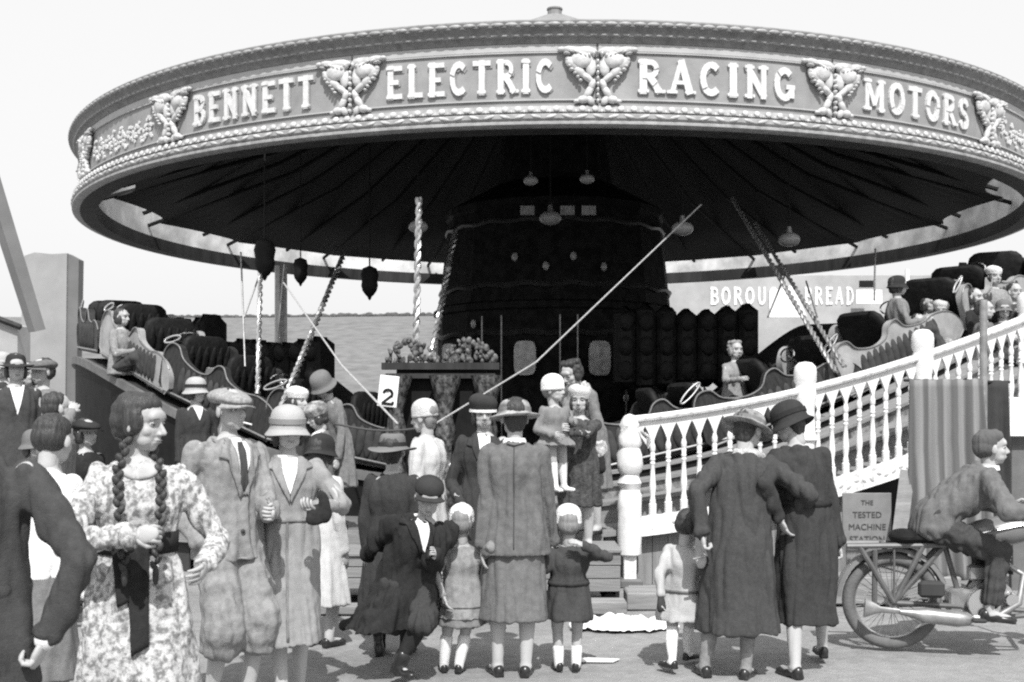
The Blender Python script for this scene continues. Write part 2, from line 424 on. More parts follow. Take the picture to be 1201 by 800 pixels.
def letters(mb, txt, u0, u1, v0, hgt, fn, depth=.02, ornate=True, mi=0, thick=1., serifs=True, base=0.):
    tot = sum(GL[ch][0] if ch != ' ' else .55 for ch in txt) + .2*len(txt)
    sx = (u1-u0)/tot; u = u0; layer = 0
    for ch in txt:
        if ch == ' ': u += (.55+.2)*sx; continue
        w_, st = GL[ch]
        for pts, t in st:
            for a, b_ in zip(pts[:-1], pts[1:]):
                q = stroke_quad(a, b_, t*thick)
                if q:
                    layer = (layer+1) % 7
                    mb.prism([(u+x*sx, v0+y*hgt) for x, y in q], base, depth+layer*.0021, fn, mi)
        if serifs:
            for (x, y) in SER[ch]:
                layer = (layer+1) % 7
                yy = .05 if y < .5 else .95
                mb.prism([(u+(x-.14)*sx, v0+(yy-.05)*hgt), (u+(x+.14)*sx, v0+(yy-.05)*hgt), (u+(x+.14)*sx, v0+(yy+.05)*hgt), (u+(x-.14)*sx, v0+(yy+.05)*hgt)], base, depth+layer*.0021+.001, fn, mi)
        if ornate:     # little spurs at mid height and on the serifs, as on show lettering
            for (x, ys) in SER[ch]:
                for (dx, y, rr) in ((-.15, .05 if ys < .5 else .95, .055), (.15, .05 if ys < .5 else .95, .055)):
                    layer = (layer+1) % 7
                    k = [(u+(x+dx+rr*.8*math.cos(a*math.pi/4))*sx, v0+(y+rr*math.sin(a*math.pi/4))*hgt) for a in range(8)]
                    mb.prism(k, base, depth+layer*.0021+.003, fn, mi)
        u += (w_+.2)*sx

words = {-60:'WYATTON', -40:'BENNETT', -20:'ELECTRIC', 0:'RACING', 20:'MOTORS', 40:'BENNETT'}
words[-60] = None; words[40] = None
for i in range(18):
    a0 = i*20-180+1.2; 
    cth = a0+10
    key = round(a0-1.2)
    p = MB()
    sweep(p, [(7.40,4.70),(7.50,4.70),(7.50,5.34),(7.40,5.34)], span(a0+.02, a0+19.98, 1.25))
    panel = p.build('fascia_panel', M_field, ride)
    # lining: thin mouldings and frieze band
    q = MB()
    for z0, z1, d in ((5.262,5.335,.006),(5.24,5.252,.02),(4.752,4.765,.02)):
        sweep(q, [(7.499,z0),(7.50+d,z0),(7.50+d,z1),(7.499,z1)], span(a0+.1, a0+19.9, 1.25))
    q.build('lining', M_line, panel)
    if abs(((cth+180) % 360)-180) < 75:
        fn = lambda u, v, d: lp(7.501+d, u, v)
        lt = MB(); sh = MB()
        wd = words.get(key)
        if wd:
            n = len(wd)
            pad = {8:3.0, 7:3.1, 6:3.1}[n]
            letters(lt, wd, a0+pad, a0+20-pad, 4.835, .335, fn, depth=.022, thick=1.3)
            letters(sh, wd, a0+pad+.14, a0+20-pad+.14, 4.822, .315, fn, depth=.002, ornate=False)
            panel.name = 'fascia_panel'
            panel['label'] = 'lettered board reading ' + wd
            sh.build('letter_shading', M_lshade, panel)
        else:      # worn scrollwork where no words can be made out
            for k in range(26):
                uu = a0+3+k*.55; vv = 4.95+.07*math.sin(k*1.9)
                for s_ in range(5):
                    a = k*1.3+s_*.9
                    lt.prism([(uu+.28*math.cos(a)+.16*math.cos(t*math.pi/4), vv+.07*math.sin(a)+.022*math.sin(t*math.pi/4)) for t in range(8)], 0, .012+(k*5+s_)%7*.0021, fn)
        lt.build('lettering' if wd else 'scrollwork', M_lett, panel)
# carved brackets over each joint
def bracket(mb):     # local: x sideways, z up (0..0.62), y outwards negative
    def dab(x, z, rx, rz, ry=.035, rot=0, y=-.02):
        mb.ell((x, y, z), (rx, ry, rz), Matrix.Rotation(R(rot), 3, 'Y'), nu=10, nv=6)
    for s in (-1, 1):
        dab(s*.10, .545, .10, .05); dab(s*.19, .56, .07, .035, rot=s*-12); dab(s*.265, .565, .028, .024, .03)
        dab(s*.12, .46, .085, .085, .05, y=-.03); dab(s*.18, .43, .05, .075, .04, rot=s*30)
        dab(s*.05, .40, .04, .10, .03); dab(s*.13, .35, .035, .07, .035, rot=s*35)
        dab(s*.075, .29, .03, .07, .04, rot=s*38); dab(s*.19, .37, .02, .02); dab(s*.215, .47, .022, .03)
        dab(s*.04, .22, .026, .06, .04, rot=s*-10); dab(s*.065, .15, .03, .075, .035, rot=s*-22)
        dab(s*.105, .075, .045, .04, .045, rot=s*20); dab(s*.15, .06, .025, .022, .03); dab(s*.055, .07, .03, .05, .03, rot=s*25)
        for k in range(7): dab(s*(.03+.032*k), .515-.02*math.sin(k), .012, .03, .05, rot=s*12*k, y=-.035)
        for k in range(5): dab(s*(.205-.02*k), .40-.035*k, .014, .014, .03, y=-.035)
    for k in range(8): dab(0, .06+.055*k, .012, .024, .04, y=-.03)
bm = MB(); bracket(bm); first = None
for i in range(18):
    th = i*20-180+1.2
    if first is None:
        first = bm.build('carved_bracket', M_carve, ride, smooth=True); o = first
    else:
        o = first.copy(); COL.objects.link(o); o.parent = ride
    p = lp(7.52, th, 4.672); o.location = p; o.scale = (1.42, 1, 1.05); o.rotation_euler = (0, 0, R(th))

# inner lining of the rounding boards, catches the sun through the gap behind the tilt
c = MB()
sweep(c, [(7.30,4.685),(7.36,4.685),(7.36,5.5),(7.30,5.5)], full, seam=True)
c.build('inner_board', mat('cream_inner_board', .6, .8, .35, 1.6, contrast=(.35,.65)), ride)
c = MB()
sweep(c, [(7.26,4.462),(7.488,4.462),(7.488,4.66),(7.37,4.68),(7.26,4.68)], full, seam=True)
c.build('inner_rail', M_dark, ride)  # dark ring carried outward so the rim's underside is shaded by colour

# tilt (canopy) : scalloped edge laced short of the boards
t = MB(); nt_ = 180
profc = [(1.0,0.),(.86,.42),(.7,.98),(.5,1.66),(.3,2.36),(.14,2.86),(.05,3.05)]
for i, (k, dz) in enumerate(profc):
    for j in range(nt_):
        th = j*360/nt_
        sc = abs(math.sin(R(th*9)))     # 18 scallops
        r_ = (6.72 + (.36*(1-sc) if i == 0 else 0) + (.05*noise.noise(Vector((math.sin(R(th))*4, math.cos(R(th))*4, 1))) if i == 0 else 0))*k
        z = 4.93 + dz + (-.05*sc if i == 0 else .02*math.sin(R(th*18)))
        if i == 0: r_ = 6.72+.42*(1-sc)**1.2
        t.v.append(lp(r_, th, z)[:])
for i in range(len(profc)-1):
    for j in range(nt_):
        k = (j+1) % nt_; t.f.append((i*nt_+j, i*nt_+k, (i+1)*nt_+k, (i+1)*nt_+j)); t.m.append(0)
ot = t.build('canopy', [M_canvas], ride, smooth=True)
md = ot.modifiers.new('s', 'SOLIDIFY'); md.thickness = .02
c = MB()
for i in range(36):       # spars (swifts)
    th = i*10+1.2
    d = Matrix.Rotation(R(th), 3, 'Z')
    prof = [(6.9 if i % 2 else 7.3, 4.86), (4.6, 5.72), (2.2, 7.0), (.5, 7.85)]
    c.tube([lp(r_, th, z) for r_, z in prof], .035, n=5)
c.build('spar_frame', M_black, ride)
f = MB()
f.lathe([(.95,7.82),(.62,8.0),(.42,8.09),(.25,8.17),(.14,8.21),(.12,8.22),(.12,8.31),(.135,8.31),(.135,8.335),(0,8.335)], n=12)
f.build('finial', mat('lead_cap', .2, .6, .2, 8), ride)

# ---- track, decks
def hh(th):
    a = abs(th) if th > 0 else abs(th)
    if th > -5: x = (th+5)/66.; A_ = 2.0
    else: x = (-th-10)/56. if th < -10 else 0; A_ = 1.45
    if x > 1: x = max(0, 1-(x-1)*.6)
    return .45 + A_*(1-math.cos(math.pi*min(1, x)))/2
def h0(th): return hh(max(th, -5))
lo_f = span(-120, 120, 2)
def band(name, prof, a, b_, m, st=2., par=None, zf=hh):
    q = MB(); sweep(q, prof, span(a, b_, st), zf=zf); return q.build(name, m, par or ride)
L0, L1 = -3, 75
band('walkway', [(8.35,-.05),(9.02,-.05),(9.02,.0),(8.35,.0)], L0, L1, M_wood)
band('stair_riser', [(8.33,-.05),(8.36,-.05),(8.36,.20),(8.33,.20)], L0, L1, M_wood)
band('stair_tread', [(8.02,.17),(8.40,.17),(8.40,.205),(8.02,.205)], L0, L1, M_wood)
band('painted_riser', [(8.0,.20),(8.04,.20),(8.04,.32),(8.0,.32)], L0, L1, M_ornate)
band('stair_tread', [(7.75,.32),(8.08,.32),(8.08,.35),(7.75,.35)], L0, L1, M_wood)
band('inner_riser', [(7.70,.26),(7.73,.26),(7.73,.42),(7.70,.42)], L0, L1, M_black)
band('stair_tread', [(7.55,.42),(7.76,.42),(7.76,.45),(7.55,.45)], L0, L1, M_wood)
band('boarding_deck', [(7.56,-.05),(9.02,-.05),(9.02,.0),(7.56,.0)], -62, L0-.1, M_woodd, zf=h0)
band('track', [(4.3,.36),(7.55,.36),(7.55,.40),(4.3,.40)], -178, 178, M_dark)
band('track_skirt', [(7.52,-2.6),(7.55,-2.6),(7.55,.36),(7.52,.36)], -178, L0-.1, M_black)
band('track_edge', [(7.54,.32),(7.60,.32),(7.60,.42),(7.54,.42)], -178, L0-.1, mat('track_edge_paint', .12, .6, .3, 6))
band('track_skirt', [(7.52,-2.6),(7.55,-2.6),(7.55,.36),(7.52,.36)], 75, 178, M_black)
for r_ in (5.2, 6.9): band('rail', [(r_,.40),(r_+.06,.40),(r_+.06,.45),(r_,.45)], -178, 178, M_steel)
# upright planking below the walkway, open further right
pl = MB()
for k in range(26):
    th = 1.2 + k*.92
    if th > 16: break
    zt = hh(th)-.06
    p = pol(8.94, th, 0)
    pl.box(loc_((p.x, p.y, zt/2)), (.138, .022, zt), Matrix.Rotation(R(th), 3, 'Z'))
pl.build('plank_skirting', M_plank, ride)
band('dark_underside', [(7.9,-2.5),(7.93,-2.5),(7.93,-.06),(7.9,-.06)], -62, 75, M_black, zf=h0)  # black backing sheet standing in for the shade under the deck
band('fascia_board', [(9.02,-.16),(9.05,-.16),(9.05,.02),(9.02,.02)], -62, .6, M_wood, zf=h0)
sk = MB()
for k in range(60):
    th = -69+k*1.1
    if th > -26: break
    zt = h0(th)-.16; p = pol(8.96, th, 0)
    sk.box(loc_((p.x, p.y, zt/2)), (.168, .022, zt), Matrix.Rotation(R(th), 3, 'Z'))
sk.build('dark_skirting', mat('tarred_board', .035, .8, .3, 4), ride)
# centre engine house: dark octagonal drum with mirrored panels
ct = MB()
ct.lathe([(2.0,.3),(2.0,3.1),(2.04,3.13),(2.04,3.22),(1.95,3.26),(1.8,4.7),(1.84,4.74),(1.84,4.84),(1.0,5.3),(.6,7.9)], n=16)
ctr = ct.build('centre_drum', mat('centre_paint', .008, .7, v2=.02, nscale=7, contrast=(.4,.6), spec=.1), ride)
for th in (-52, -14, 16, 48):
    mi_ = MB(); w_, h_ = .17, .42
    M_ = Matrix.Rotation(R(th), 3, 'Z') @ Matrix.Rotation(R(90), 3, 'X')
    pr = [(w_*math.copysign(abs(math.cos(a))**.5, math.cos(a)), h_*.62*math.copysign(abs(math.sin(a))**.5, math.sin(a))) for a in [2*math.pi*q/20 for q in range(20)]]
    base = lp(2.14, th, 2.35)
    mi_.prism(pr, 0, .05, lambda u, v, d: M_ @ Vector((u, v, d)) + base)
    mi_.build('oval_panel', mat('pale_oval_panel', .45, .3, .4, 12), ctr)
cv = MB()
for z, r_, s_ in ((3.5,1.93,.05),(2.75,2.0,.04),(4.5,1.82,.05)):
    prof_ = [(r_+.01, z-.04), (r_+.03, z), (r_+.01, z+.04), (r_-.1, z+.04), (r_-.1, z-.04)]
    sweep(cv, prof_, [i*5-180 for i in range(73)], zf=lambda th: .02*math.sin(R(th*18)), seam=True)
cv.build('carved_band', mat('tarnished_gilding', .03, .4, .5, 9), ctr, smooth=True)

for k, th in enumerate((-62,-33,-24,0,7,28,36,58)):
    q = MB(); q.tube([lp(2.16, th, .5), lp(2.16, th, 3.0)], .014, n=6); q.build('brass_bead', mat('dull_brass', .2, .35, .3, 12, metal=.8), ctr)
for k, (th, z) in enumerate(((-40,2.9),(-20,3.9),(-6,3.75),(6,3.9),(20,3.75),(34,3.0),(-30,1.7),(2,1.75),(30,1.75))):
    q = MB(); q.ell(lp(1.99 if z > 3.3 else 2.05, th, z), (.05,.03,.07), Matrix.Rotation(R(th),3,'Z'), nu=8, nv=6); q.build('mirror_stud', mat('mirror_stud', .35, .25, .4, 30), ctr, smooth=True)  # pale studs added as painted highlights in the dark centre
# twisted brass rods and ropes
def twisted(pts, r=.03, turns=9., name='twisted_rod', m=M_brass, strands=2):
    mb = MB(); a, b_ = Vector(pts[0]), Vector(pts[1]); d = b_-a; L_ = d.length; d.normalize()
    u = d.orthogonal().normalized(); w_ = d.cross(u); n = int(L_*turns*6)
    for s in range(strands):
        P = []
        for i in range(n+1):
            t = i/n; an = t*L_*turns*2*math.pi + s*2*math.pi/strands
            P.append(loc_(a + d*L_*t + (u*math.cos(an)+w_*math.sin(an))*r*.55))
        mb.tube(P, r*.62, n=6)
    return mb.build(name, m, ride, smooth=True)
twisted([px(491,232,12.4), px(486,476,12.0)], .037, 4.)
twisted([px(534,270,14.5), px(494,480,11.9)], .037, 4.)
twisted([px(305,318,13.6), px(302,462,12.6)], .03, 4.5)
twisted([px(402,300,14.5), px(328,482,11.6)], .034, 4.5)
twisted([px(858,232,15.), px(980,436,11.6)], .028, 4.5, m=M_steel)
twisted([px(885,262,15.), px(990,430,11.7)], .026, 4.5, m=M_steel)
twisted([px(822,240,13.), px(628,425,10.9)], .008, 14, 'stay_rope', M_rope, 3)
twisted([px(628,425,10.9), px(505,500,10.2)], .008, 14, 'stay_rope', M_rope, 3)
twisted([px(331,330,13.5), px(400,428,11.4)], .009, 12, 'stay_rope', M_rope, 3)
twisted([px(400,428,11.4), px(466,497,10.2)], .010, 12, 'stay_rope', M_rope, 3)
for a, b_ in (((282,296,14),(287,430,13)), ((312,300,14),(286,372,13.4)), ((333,310,15),(322,430,15)),((1026,292,14),(1025,352,12.5)),((945,330,14),(958,372,12.4)),((922,318,14),(900,372,12.6))):
    mb = MB(); mb.tube([loc_(px(*a)), loc_(px(*b_))], .011, n=6); mb.build('wire_stay', M_steel, ride)
# tie rope slack between posts at the boarding place
mb = MB(); A, B_ = px(392,497,10.1), px(505,500,10.1)
mb.tube([loc_(A.lerp(B_, t/12.)-Vector((0,0,.05*math.sin(math.pi*t/12)))) for t in range(13)], .011, n=6)
mb.build('boundary_rope', M_roped, ride)

# hanging lamps under the canopy
def lamp_mesh(scale=1.):
    a = MB(); a.tube([(0,0,.30),(0,0,.75)], .012, n=6)
    b2 = MB(); b2.lathe([(.02,.30),(.07,.27),(.115,.16),(.125,.08),(.10,-.02),(.06,-.1),(.035,-.13),(.02,-.17),(0,-.19)], n=14)
    return a, b2
lamps = [(310,312,13.6,.95,'dark','largest dark lantern drop hanging near the left rim of the canopy'),(352,324,14.6,.7,'dark','smallest dark lantern drop hanging just right of the largest one'),(433,338,14.8,.85,'dark','dark pear shaped lantern drop hanging above the gap with bright sky'),
         (645,256,15.5,.9,'pale','pale unlit globe lamp hanging centrally above the engine house'),(800,268,14.,.8,'pale','pale globe lamp where the long diagonal rope meets the canopy'),(925,281,14.2,.8,'pale','faint globe lamp hanging above the striped car on the right'),
         (622,212,14.2,.55,'pale','small faint globe lamp high under canopy, left of centre joint'),(688,210,14.2,.55,'pale','small faint globe lamp high under canopy, right of centre joint'),(490,266,13.8,.7,'pale','faint globe lamp behind the top of the upright twisted rod')]
for (x, y, Y, s, kd, lab) in lamps:
    p = px(x, y, Y); r_ = math.hypot(p.x-CX, p.y-CY)
    e = empty('hanging_lamp', p, label=lab, cat='lamp', group='lamps under the canopy')
    e.scale = (s, s, s)
    ztop = 4.9 + (6.72-min(r_, 6.72))*.45
    a = MB(); a.tube([(0,0,.2),(0,0,max(.3,(ztop-p.z)/s))], .012, n=6); a.build('cord', M_black, e)
    if kd == 'dark':
        b2 = MB(); b2.lathe([(.02,.34),(.11,.3),(.14,.2),(.12,.1),(.13,.04),(.11,-.04),(.06,-.11),(.035,-.13),(.02,-.17),(0,-.19)], n=12); b2.build('lantern', M_black, e, smooth=True)
    else:
        b2 = MB(); b2.ell((0,0,0), (.17,.17,.11)); b2.build('globe', mat('opal_glass', .3, .3, .1, 5), e, smooth=True)
        b3 = MB(); b3.lathe([(.03,.2),(.05,.1),(.1,.085),(.02,.08)], n=10); b3.build('lamp_fitting', M_steel, e)
for x_ in (618, 665, 690):
    mb = MB(); mb.box(loc_(px(x_, 247, 16.2)), (.2,.05,.13)); mb.build('name_tablet', mat('pale_tablet', .3, .5, .4, 15), ctr)

# ------------------------------------------------------------------ balustrade up the walkway
bal = empty('balustrade', (CX, CY, 0), label='white turned balustrade with pointed arches rising to the right', cat='balustrade')
RB = 9.0
th0, th1 = 2.1, 33.
def bb(name, prof, a, b_, m, st=.5):
    q = MB(); sweep(q, prof, span(a, b_, st), zf=hh); return q.build(name, m, bal)
bb('top_rail', [(RB-.05,.955),(RB+.05,.955),(RB+.06,.975),(RB+.06,.99),(RB+.04,1.01),(RB-.04,1.01),(RB-.06,.99),(RB-.06,.975)], th0, th1, M_whited)
bb('bottom_board', [(RB+.052,-.07),(RB+.085,-.07),(RB+.085,.10),(RB+.052,.10)], th0+.1, th1, M_whited)
step = .905
n_b = int((th1-th0)/step)
# arch board: between balusters a pointed arch opening cut from a white board
ab = MB(); cr = MB()
ztop = .955
def arch_poly(a, b_):     # solid above the arch between a and b_ as narrow quads
    n = 10; out = []
    for i in range(n):
        s0, s1 = i/n, (i+1)/n
        def low(s):
            x = abs(s-.5)*2                 # 0 centre .. 1 baluster
            return .905 - .17*(x**1.25) if x < .93 else .66
        out.append((s0, s1, low(s0), low(s1)))
    return out
for k in range(n_b):
    a = th0+.45+k*step; b_ = a+step
    for s0, s1, l0, l1 in arch_poly(a, b_):
        t0, t1 = a+(b_-a)*s0, a+(b_-a)*s1
        V = []
        for r_ in (RB+.012, RB-.012):
            V += [lp(r_, t0, l0+hh(t0)), lp(r_, t1, l1+hh(t1)), lp(r_, t1, ztop+hh(t1)), lp(r_, t0, ztop+hh(t0))]
        ab.add(V, [(0,1,2,3),(7,6,5,4),(0,4,5,1),(2,6,7,3)])
    # small scoop between the feet
    for i in range(8):
        s0, s1 = i/8, (i+1)/8
        lo = lambda s: .10 + .05*(abs(s-.5)*2)**3
        t0, t1 = a+(b_-a)*s0, a+(b_-a)*s1; V = []
        for r_ in (RB+.012, RB-.012):
            V += [lp(r_, t0, hh(t0)+.03), lp(r_, t1, hh(t1)+.03), lp(r_, t1, lo(s1)+hh(t1)), lp(r_, t0, lo(s0)+hh(t0))]
        cr.add(V, [(0,1,2,3),(7,6,5,4),(0,4,5,1),(2,6,7,3)])
ab.build('arch_board', M_white, bal); cr.build('scalloped_footing', M_white, bal)
prof = [(.034,.06),(.036,.2),(.026,.21),(.030,.225),(.024,.24),(.021,.27),(.030,.33),(.031,.36),(.022,.47),(.018,.55),(.026,.565),(.018,.58),(.026,.60),(.020,.615),(.024,.65),(.018,.665),(.026,.68),(.026,.72),(.012,.76)]
bmesh_ = MB(); bmesh_.lathe(prof, n=12); b0 = bmesh_.build('baluster', M_white, bal, smooth=True)
for k in range(n_b+1):
    th = th0+.45+k*step
    o = b0 if k == 0 else b0.copy()
    if k: COL.objects.link(o); o.parent = bal
    o.location = lp(RB, th, hh(th)); o.rotation_euler = (0,0,R(th))
scr = MB()
for k in range(60):
    th = th0+1+k*.5
    if 4.5 < th < 30: scr.ell(lp(RB+.086, th, hh(th)+.01+.02*math.sin(k*2.3)), (.03,.006,.014), Matrix.Rotation(R(th), 3, 'Z') @ Matrix.Rotation(R(40*math.sin(k)), 3, 'Y'), nu=6, nv=4)
scr.build('painted_scroll', mat('scroll_grey', .4, .6, .2, 10), bal)
# newel: carved bulging post, plume above, thin leg below
nw = MB()
nw.lathe([(.085,.32),(.115,.34),(.12,.5),(.115,.7),(.122,.82),(.115,.95),(.09,1.0),(.105,1.04),(.12,1.07),(.10,1.12),(.085,1.15),(.115,1.19),(.13,1.26),(.125,1.36),(.10,1.43),(.12,1.47),(.11,1.55),(.085,1.62),(.10,1.66),(.075,1.72),(.05,1.76),(.0,1.78)], n=20,
         warp=lambda p, r_, t: p*1.0 + Vector((math.cos(t), math.sin(t), 0))*(.006*math.sin(5*t+p.z*22)) )
NW = px(738, 690, 10.12); NW.z = 0
nwo = nw.build('newel_post', M_white, bal, smooth=True); nwo.location = loc_(NW)+Vector((0,0,0)); nwo.scale = (.9,.9,.865)
lg = MB(); lg.box((0,0,.17), (.11,.11,.36), bev=.01); lg.box((.01,.0,-.005), (.2,.16,.09), mi=1, bev=.02)
l1 = lg.build('newel_leg', [M_whited, M_woodd], bal); l1.location = loc_(NW)+Vector((0,0,.04))
pm = MB()
for i in range(9):
    a = R(-60+i*14); L_ = .26
    P = [(.03,0,1.5), (.05+.05*math.sin(a), -.02, 1.62), (.09+.12*math.sin(a+.6), -.05*math.cos(i), 1.66-.02*i), (.13+.05*i/9., -.06, 1.52-.012*i)]
    pm.tube(P, [.012,.02,.022,.006], n=6, flat=.5)
pm.tube([(-.06,-.03,1.53),(-.085,-.03,1.60),(-.05,-.03,1.66),(.0,-.03,1.63)], [.012,.014,.012,.008], n=6)
po = pm.build('plume', mat('grey_white_plume', .25, .7, v2=.8, nscale=14), nwo, smooth=True)
for thp, s in ((12.6, 1.), (20.6, 1.), (29.5, 1.)):
    q = MB(); q.lathe([(.085,-.05),(.085,.5),(.11,.52),(.09,.6),(.085,.8),(.10,.9),(.10,.95),(.09,1.0),(.085,1.02),(.102,1.06),(.104,1.14),(.095,1.19),(.06,1.225),(.0,1.235)], n=18)
    o = q.build('newel_post', M_white, bal, smooth=True); o.location = lp(RB, thp, hh(thp)); 

# ------------------------------------------------------------------ cars of the ride
M_car = mat('car_dark_enamel', .03, .5, .4, 9, stretch=(3,1,1), spec=.2)
M_carg = mat('car_grey_enamel', .3, .4, .25, 5)
M_plush = mat('buttoned_leather', .012, .6, .5, 14, bump=.6, bscale=18, spec=.15)
def smooth_curve(pts, n=5):
    out = []
    m = len(pts)
    for i in range(m-1):
        p0, p1, p2, p3 = [Vector(pts[max(0, min(m-1, j))]) for j in (i-1, i, i+1, i+2)]
        for k in range(n):
            t = k/n
            out.append((.5*((2*p1)+(p2-p0)*t+(2*p0-5*p1+4*p2-p3)*t*t+(3*p1-p0-3*p2+p3)*t*t*t))[:])
    out.append(tuple(pts[-1])); return out
def make_car(m_body, label, group):
    e = empty('ride_car', (0,0,0), label=label, cat='fairground car', group=group)
    top = smooth_curve([(-1.0,.30),(-1.02,.52),(-.93,.66),(-.78,.66),(-.66,.54),(-.4,.47),(-.2,.50),(-.10,.62),(.02,.64),(.14,.52),(.4,.47),(.65,.50),(.88,.44),(1.02,.30),(1.04,.16)], 4)
    side = top + [(.92,.06),(-.9,.06),(-1.0,.16)]
    b = MB()
    n = len(side)
    # bellied side walls: inset at top and foot
    for s in (-1, 1):
        V = []
        for d, sc_ in ((.36, .985), (.41, .995), (.44, 1.), (.43, .99)):
            for (u, v) in side:
                bel = .03*math.sin(math.pi*min(1, max(0, v/.6)))
                V.append(Vector((u*sc_, s*(d+bel), .3+(v-.3)*sc_)))
        Fc = [tuple(range(n)), tuple(range(3*n, 4*n))]
        for r_ in range(3):
            for i in range(n): j = (i+1) % n; Fc.append((r_*n+i, r_*n+j, (r_+1)*n+j, (r_+1)*n+i))
        b.add(V, Fc)
    # rounded nose joining the sides
    for k in range(7):
        t = k/6; x0 = .62+.4*t
        b.rings([(Matrix.Rotation(R(90),3,'Y'), (x0+.07*q_, 0, .28), h_, .40, 0, 0, 0) for q_, h_ in ((0,.19*(1-t*.4)),(1,.19*(1-(t+.16)*.4)))], n=16, power=3) if k < 5 else None
    bo = b.build('body', m_body, e, smooth=True)
    for s in (-1,1):      # pleated panel along each side
        pl_ = MB()
        for k in range(13): pl_.ell((-.62+.1*k, s*.46, .29), (.052,.026,.17), nu=8, nv=6)
        pl_.build('pleated_panel', M_pleat, e, smooth=True)
    fl = MB(); fl.box((0,0,.09), (1.8,.79,.05)); fl.build('floor_pan', M_black, e)
    for x in (-.80, .02):
        st = MB()
        st.rings([(Matrix.Rotation(R(-12),3,'Y'), (x-.01-(z-.4)*.2, 0, z), t_, w_, 0, 0, 0) for z, t_, w_ in ((.14,.06,.34),(.45,.07,.35),(.62,.065,.35),(.72,.06,.32),(.77,.045,.26),(.785,.01,.2))], n=24, power=3)
        for k in range(6): st.ell((x+.055,-.275+.11*k,.50), (.025,.045,.2), nu=8, nv=6)
        st.box((x+.25,0,.27), (.42,.70,.12), bev=.05)
        st.build('seat', M_plush, e, smooth=True)
    for sx in (-.98,):
        hd = MB(); P = []
        for k in range(17):
            a = 2*math.pi*k/16
            P.append((sx+.13*math.cos(a)+.04*math.sin(a), -.40, .70+.055*math.sin(a)+.05*math.cos(a)))
        hd.tube(P, .012, n=8); hd.build('grab_handle', M_chrome, e, smooth=True)
    tr = MB(); tr.tube([(u, -.452, v) for u, v in top[2:-6]], .009, n=6); tr.tube([(-.95,-.455,.10),(.9,-.455,.10)], .014, n=6)
    tr.build('trim', mat('trim_lining', .16, .4, .3, 8), e)
    wh = MB()
    P = [(.47+.03*math.sin(a), .14*math.cos(a), .66+.07*math.sin(a)) for a in [2*math.pi*k/20 for k in range(21)]]
    wh.tube(P, .010, n=6); wh.tube([(.47,0,.66),(.64,0,.45)], .014, n=6); wh.build('steering_wheel', M_chrome, e, smooth=True)
    return e
M_pleat = mat('pleated_cloth', .05, .8, .3, 9, spec=.1)
grp = 'racing cars on the ride'
car_a = make_car(M_car, 'dark ribbed car with chrome loop handles, nearest the carved newel post', grp)
car_b = make_car(M_carg, 'pale grey car with passengers behind the middle of the white balustrade', grp)
def put(car, th, r=6.9, tilt=True, label=None, flip=1):
    car.location = pol(r, th, hh(th)+.43)
    sl_ = (hh(th+2)-hh(th-2))/(2*R(2)*r)
    car.rotation_euler = (0, -math.atan(sl_)*1., R(th))
    if label: car['label'] = label
put(car_a, 7.5, 7.0)
put(car_b, 30, 7.0)
for (src, th, r_, lab) in ((car_a, 17.5, 7.0, 'dark car with high striped back on the slope, in front of the lettered wall'),
                          (car_b, 45, 7.0, 'grey car crowded with blurred passengers near the top of the right slope'),
                          (car_a, -20, 7.0, 'dark car on the level left of the number board, helmeted woman beside it'),
                          (car_a, -34, 7.0, 'dark car on the left slope behind the man in the flat cap'),
                          (car_b, -47, 7.0, 'car at the top of the left slope with one passenger looking out'),
                          (car_a, -62, 7.0, 'dark car on the far left slope behind the pale gable'),
                          (car_a, 60, 7.0, 'dark car at the far right beyond the crowded one'),
                          (car_a, 75, 6.6, 'high dark car across the track, seen over the ribbed one')):
    put(copy_tree(src), th, r_, label=lab)
for c_ in kids(car_b):
    pass

# tall dark buttoned hood seen above the ribbed car
hd = MB()
p = px(815, 400, 15.2)
for k in range(7):
    hd.box((-.95+k*.27, 0, 0), (.26,.5,1.1+.08*math.sin(k*1.3)), bev=.1)
    for j in range(3): hd.ell((-.95+k*.27, -.26, -.3+j*.32), (.1,.05,.13), nu=8, nv=6)
ho = hd.build('car_hood', M_plush, smooth=True, loc=p+Vector((0,0,-.1)))
tag(ho, 'tall black buttoned leather hood standing behind the ribbed car', 'car hood')
for (q_, sc_, rz_, lab) in ((px(330, 442, 14.6), (.85, .9, .85), -22, 'low dark buttoned hood on the left between the two slanting twisted rods'), (px(226, 430, 15.2), (.55, .9, 1.15), -35, 'upright dark hood on the far left under the thin wire stays')):
    h2 = ho.copy(); COL.objects.link(h2); h2.location = q_; h2.scale = sc_; h2.rotation_euler = (0,0,R(rz_)); h2['label'] = lab

# ------------------------------------------------------------------ pay box / organ front with number board
pb = empty('pay_box', px(516, 480, 11.6).xy.to_3d()+Vector((0,0,.5)), label='ornate carved pay box with scrolled cresting behind the twisted rods', cat='pay box')
m_dorn = mat('dim_carving', .015, .6, v2=.16, nscale=16, contrast=(.4,.65), bump=.4, bscale=30)
q = MB(); q.box((0,.5,.75), (1.15,.8,1.5), bev=.02); q.build('body', M_black, pb)
q = MB(); q.box((0,.05,1.52), (1.5,.12,.07)); q.box((0,.05,1.42), (1.4,.1,.05)); q.build('cornice', M_dark, pb)
q = MB()
random.seed(11)
for s in (-1, 1):
    for k in range(70):
        a = random.random(); top_ = .05+.20*math.sin(math.pi*a)**.8
        q.ell((s*(.70-.66*a), .02+random.uniform(-.02,.02), 1.56+top_*random.random()), (random.uniform(.02,.05),.02,random.uniform(.015,.045)), Matrix.Rotation(random.uniform(0,3),3,'Y'), nu=7, nv=5)
q.build('cresting', m_dorn, pb, smooth=True)
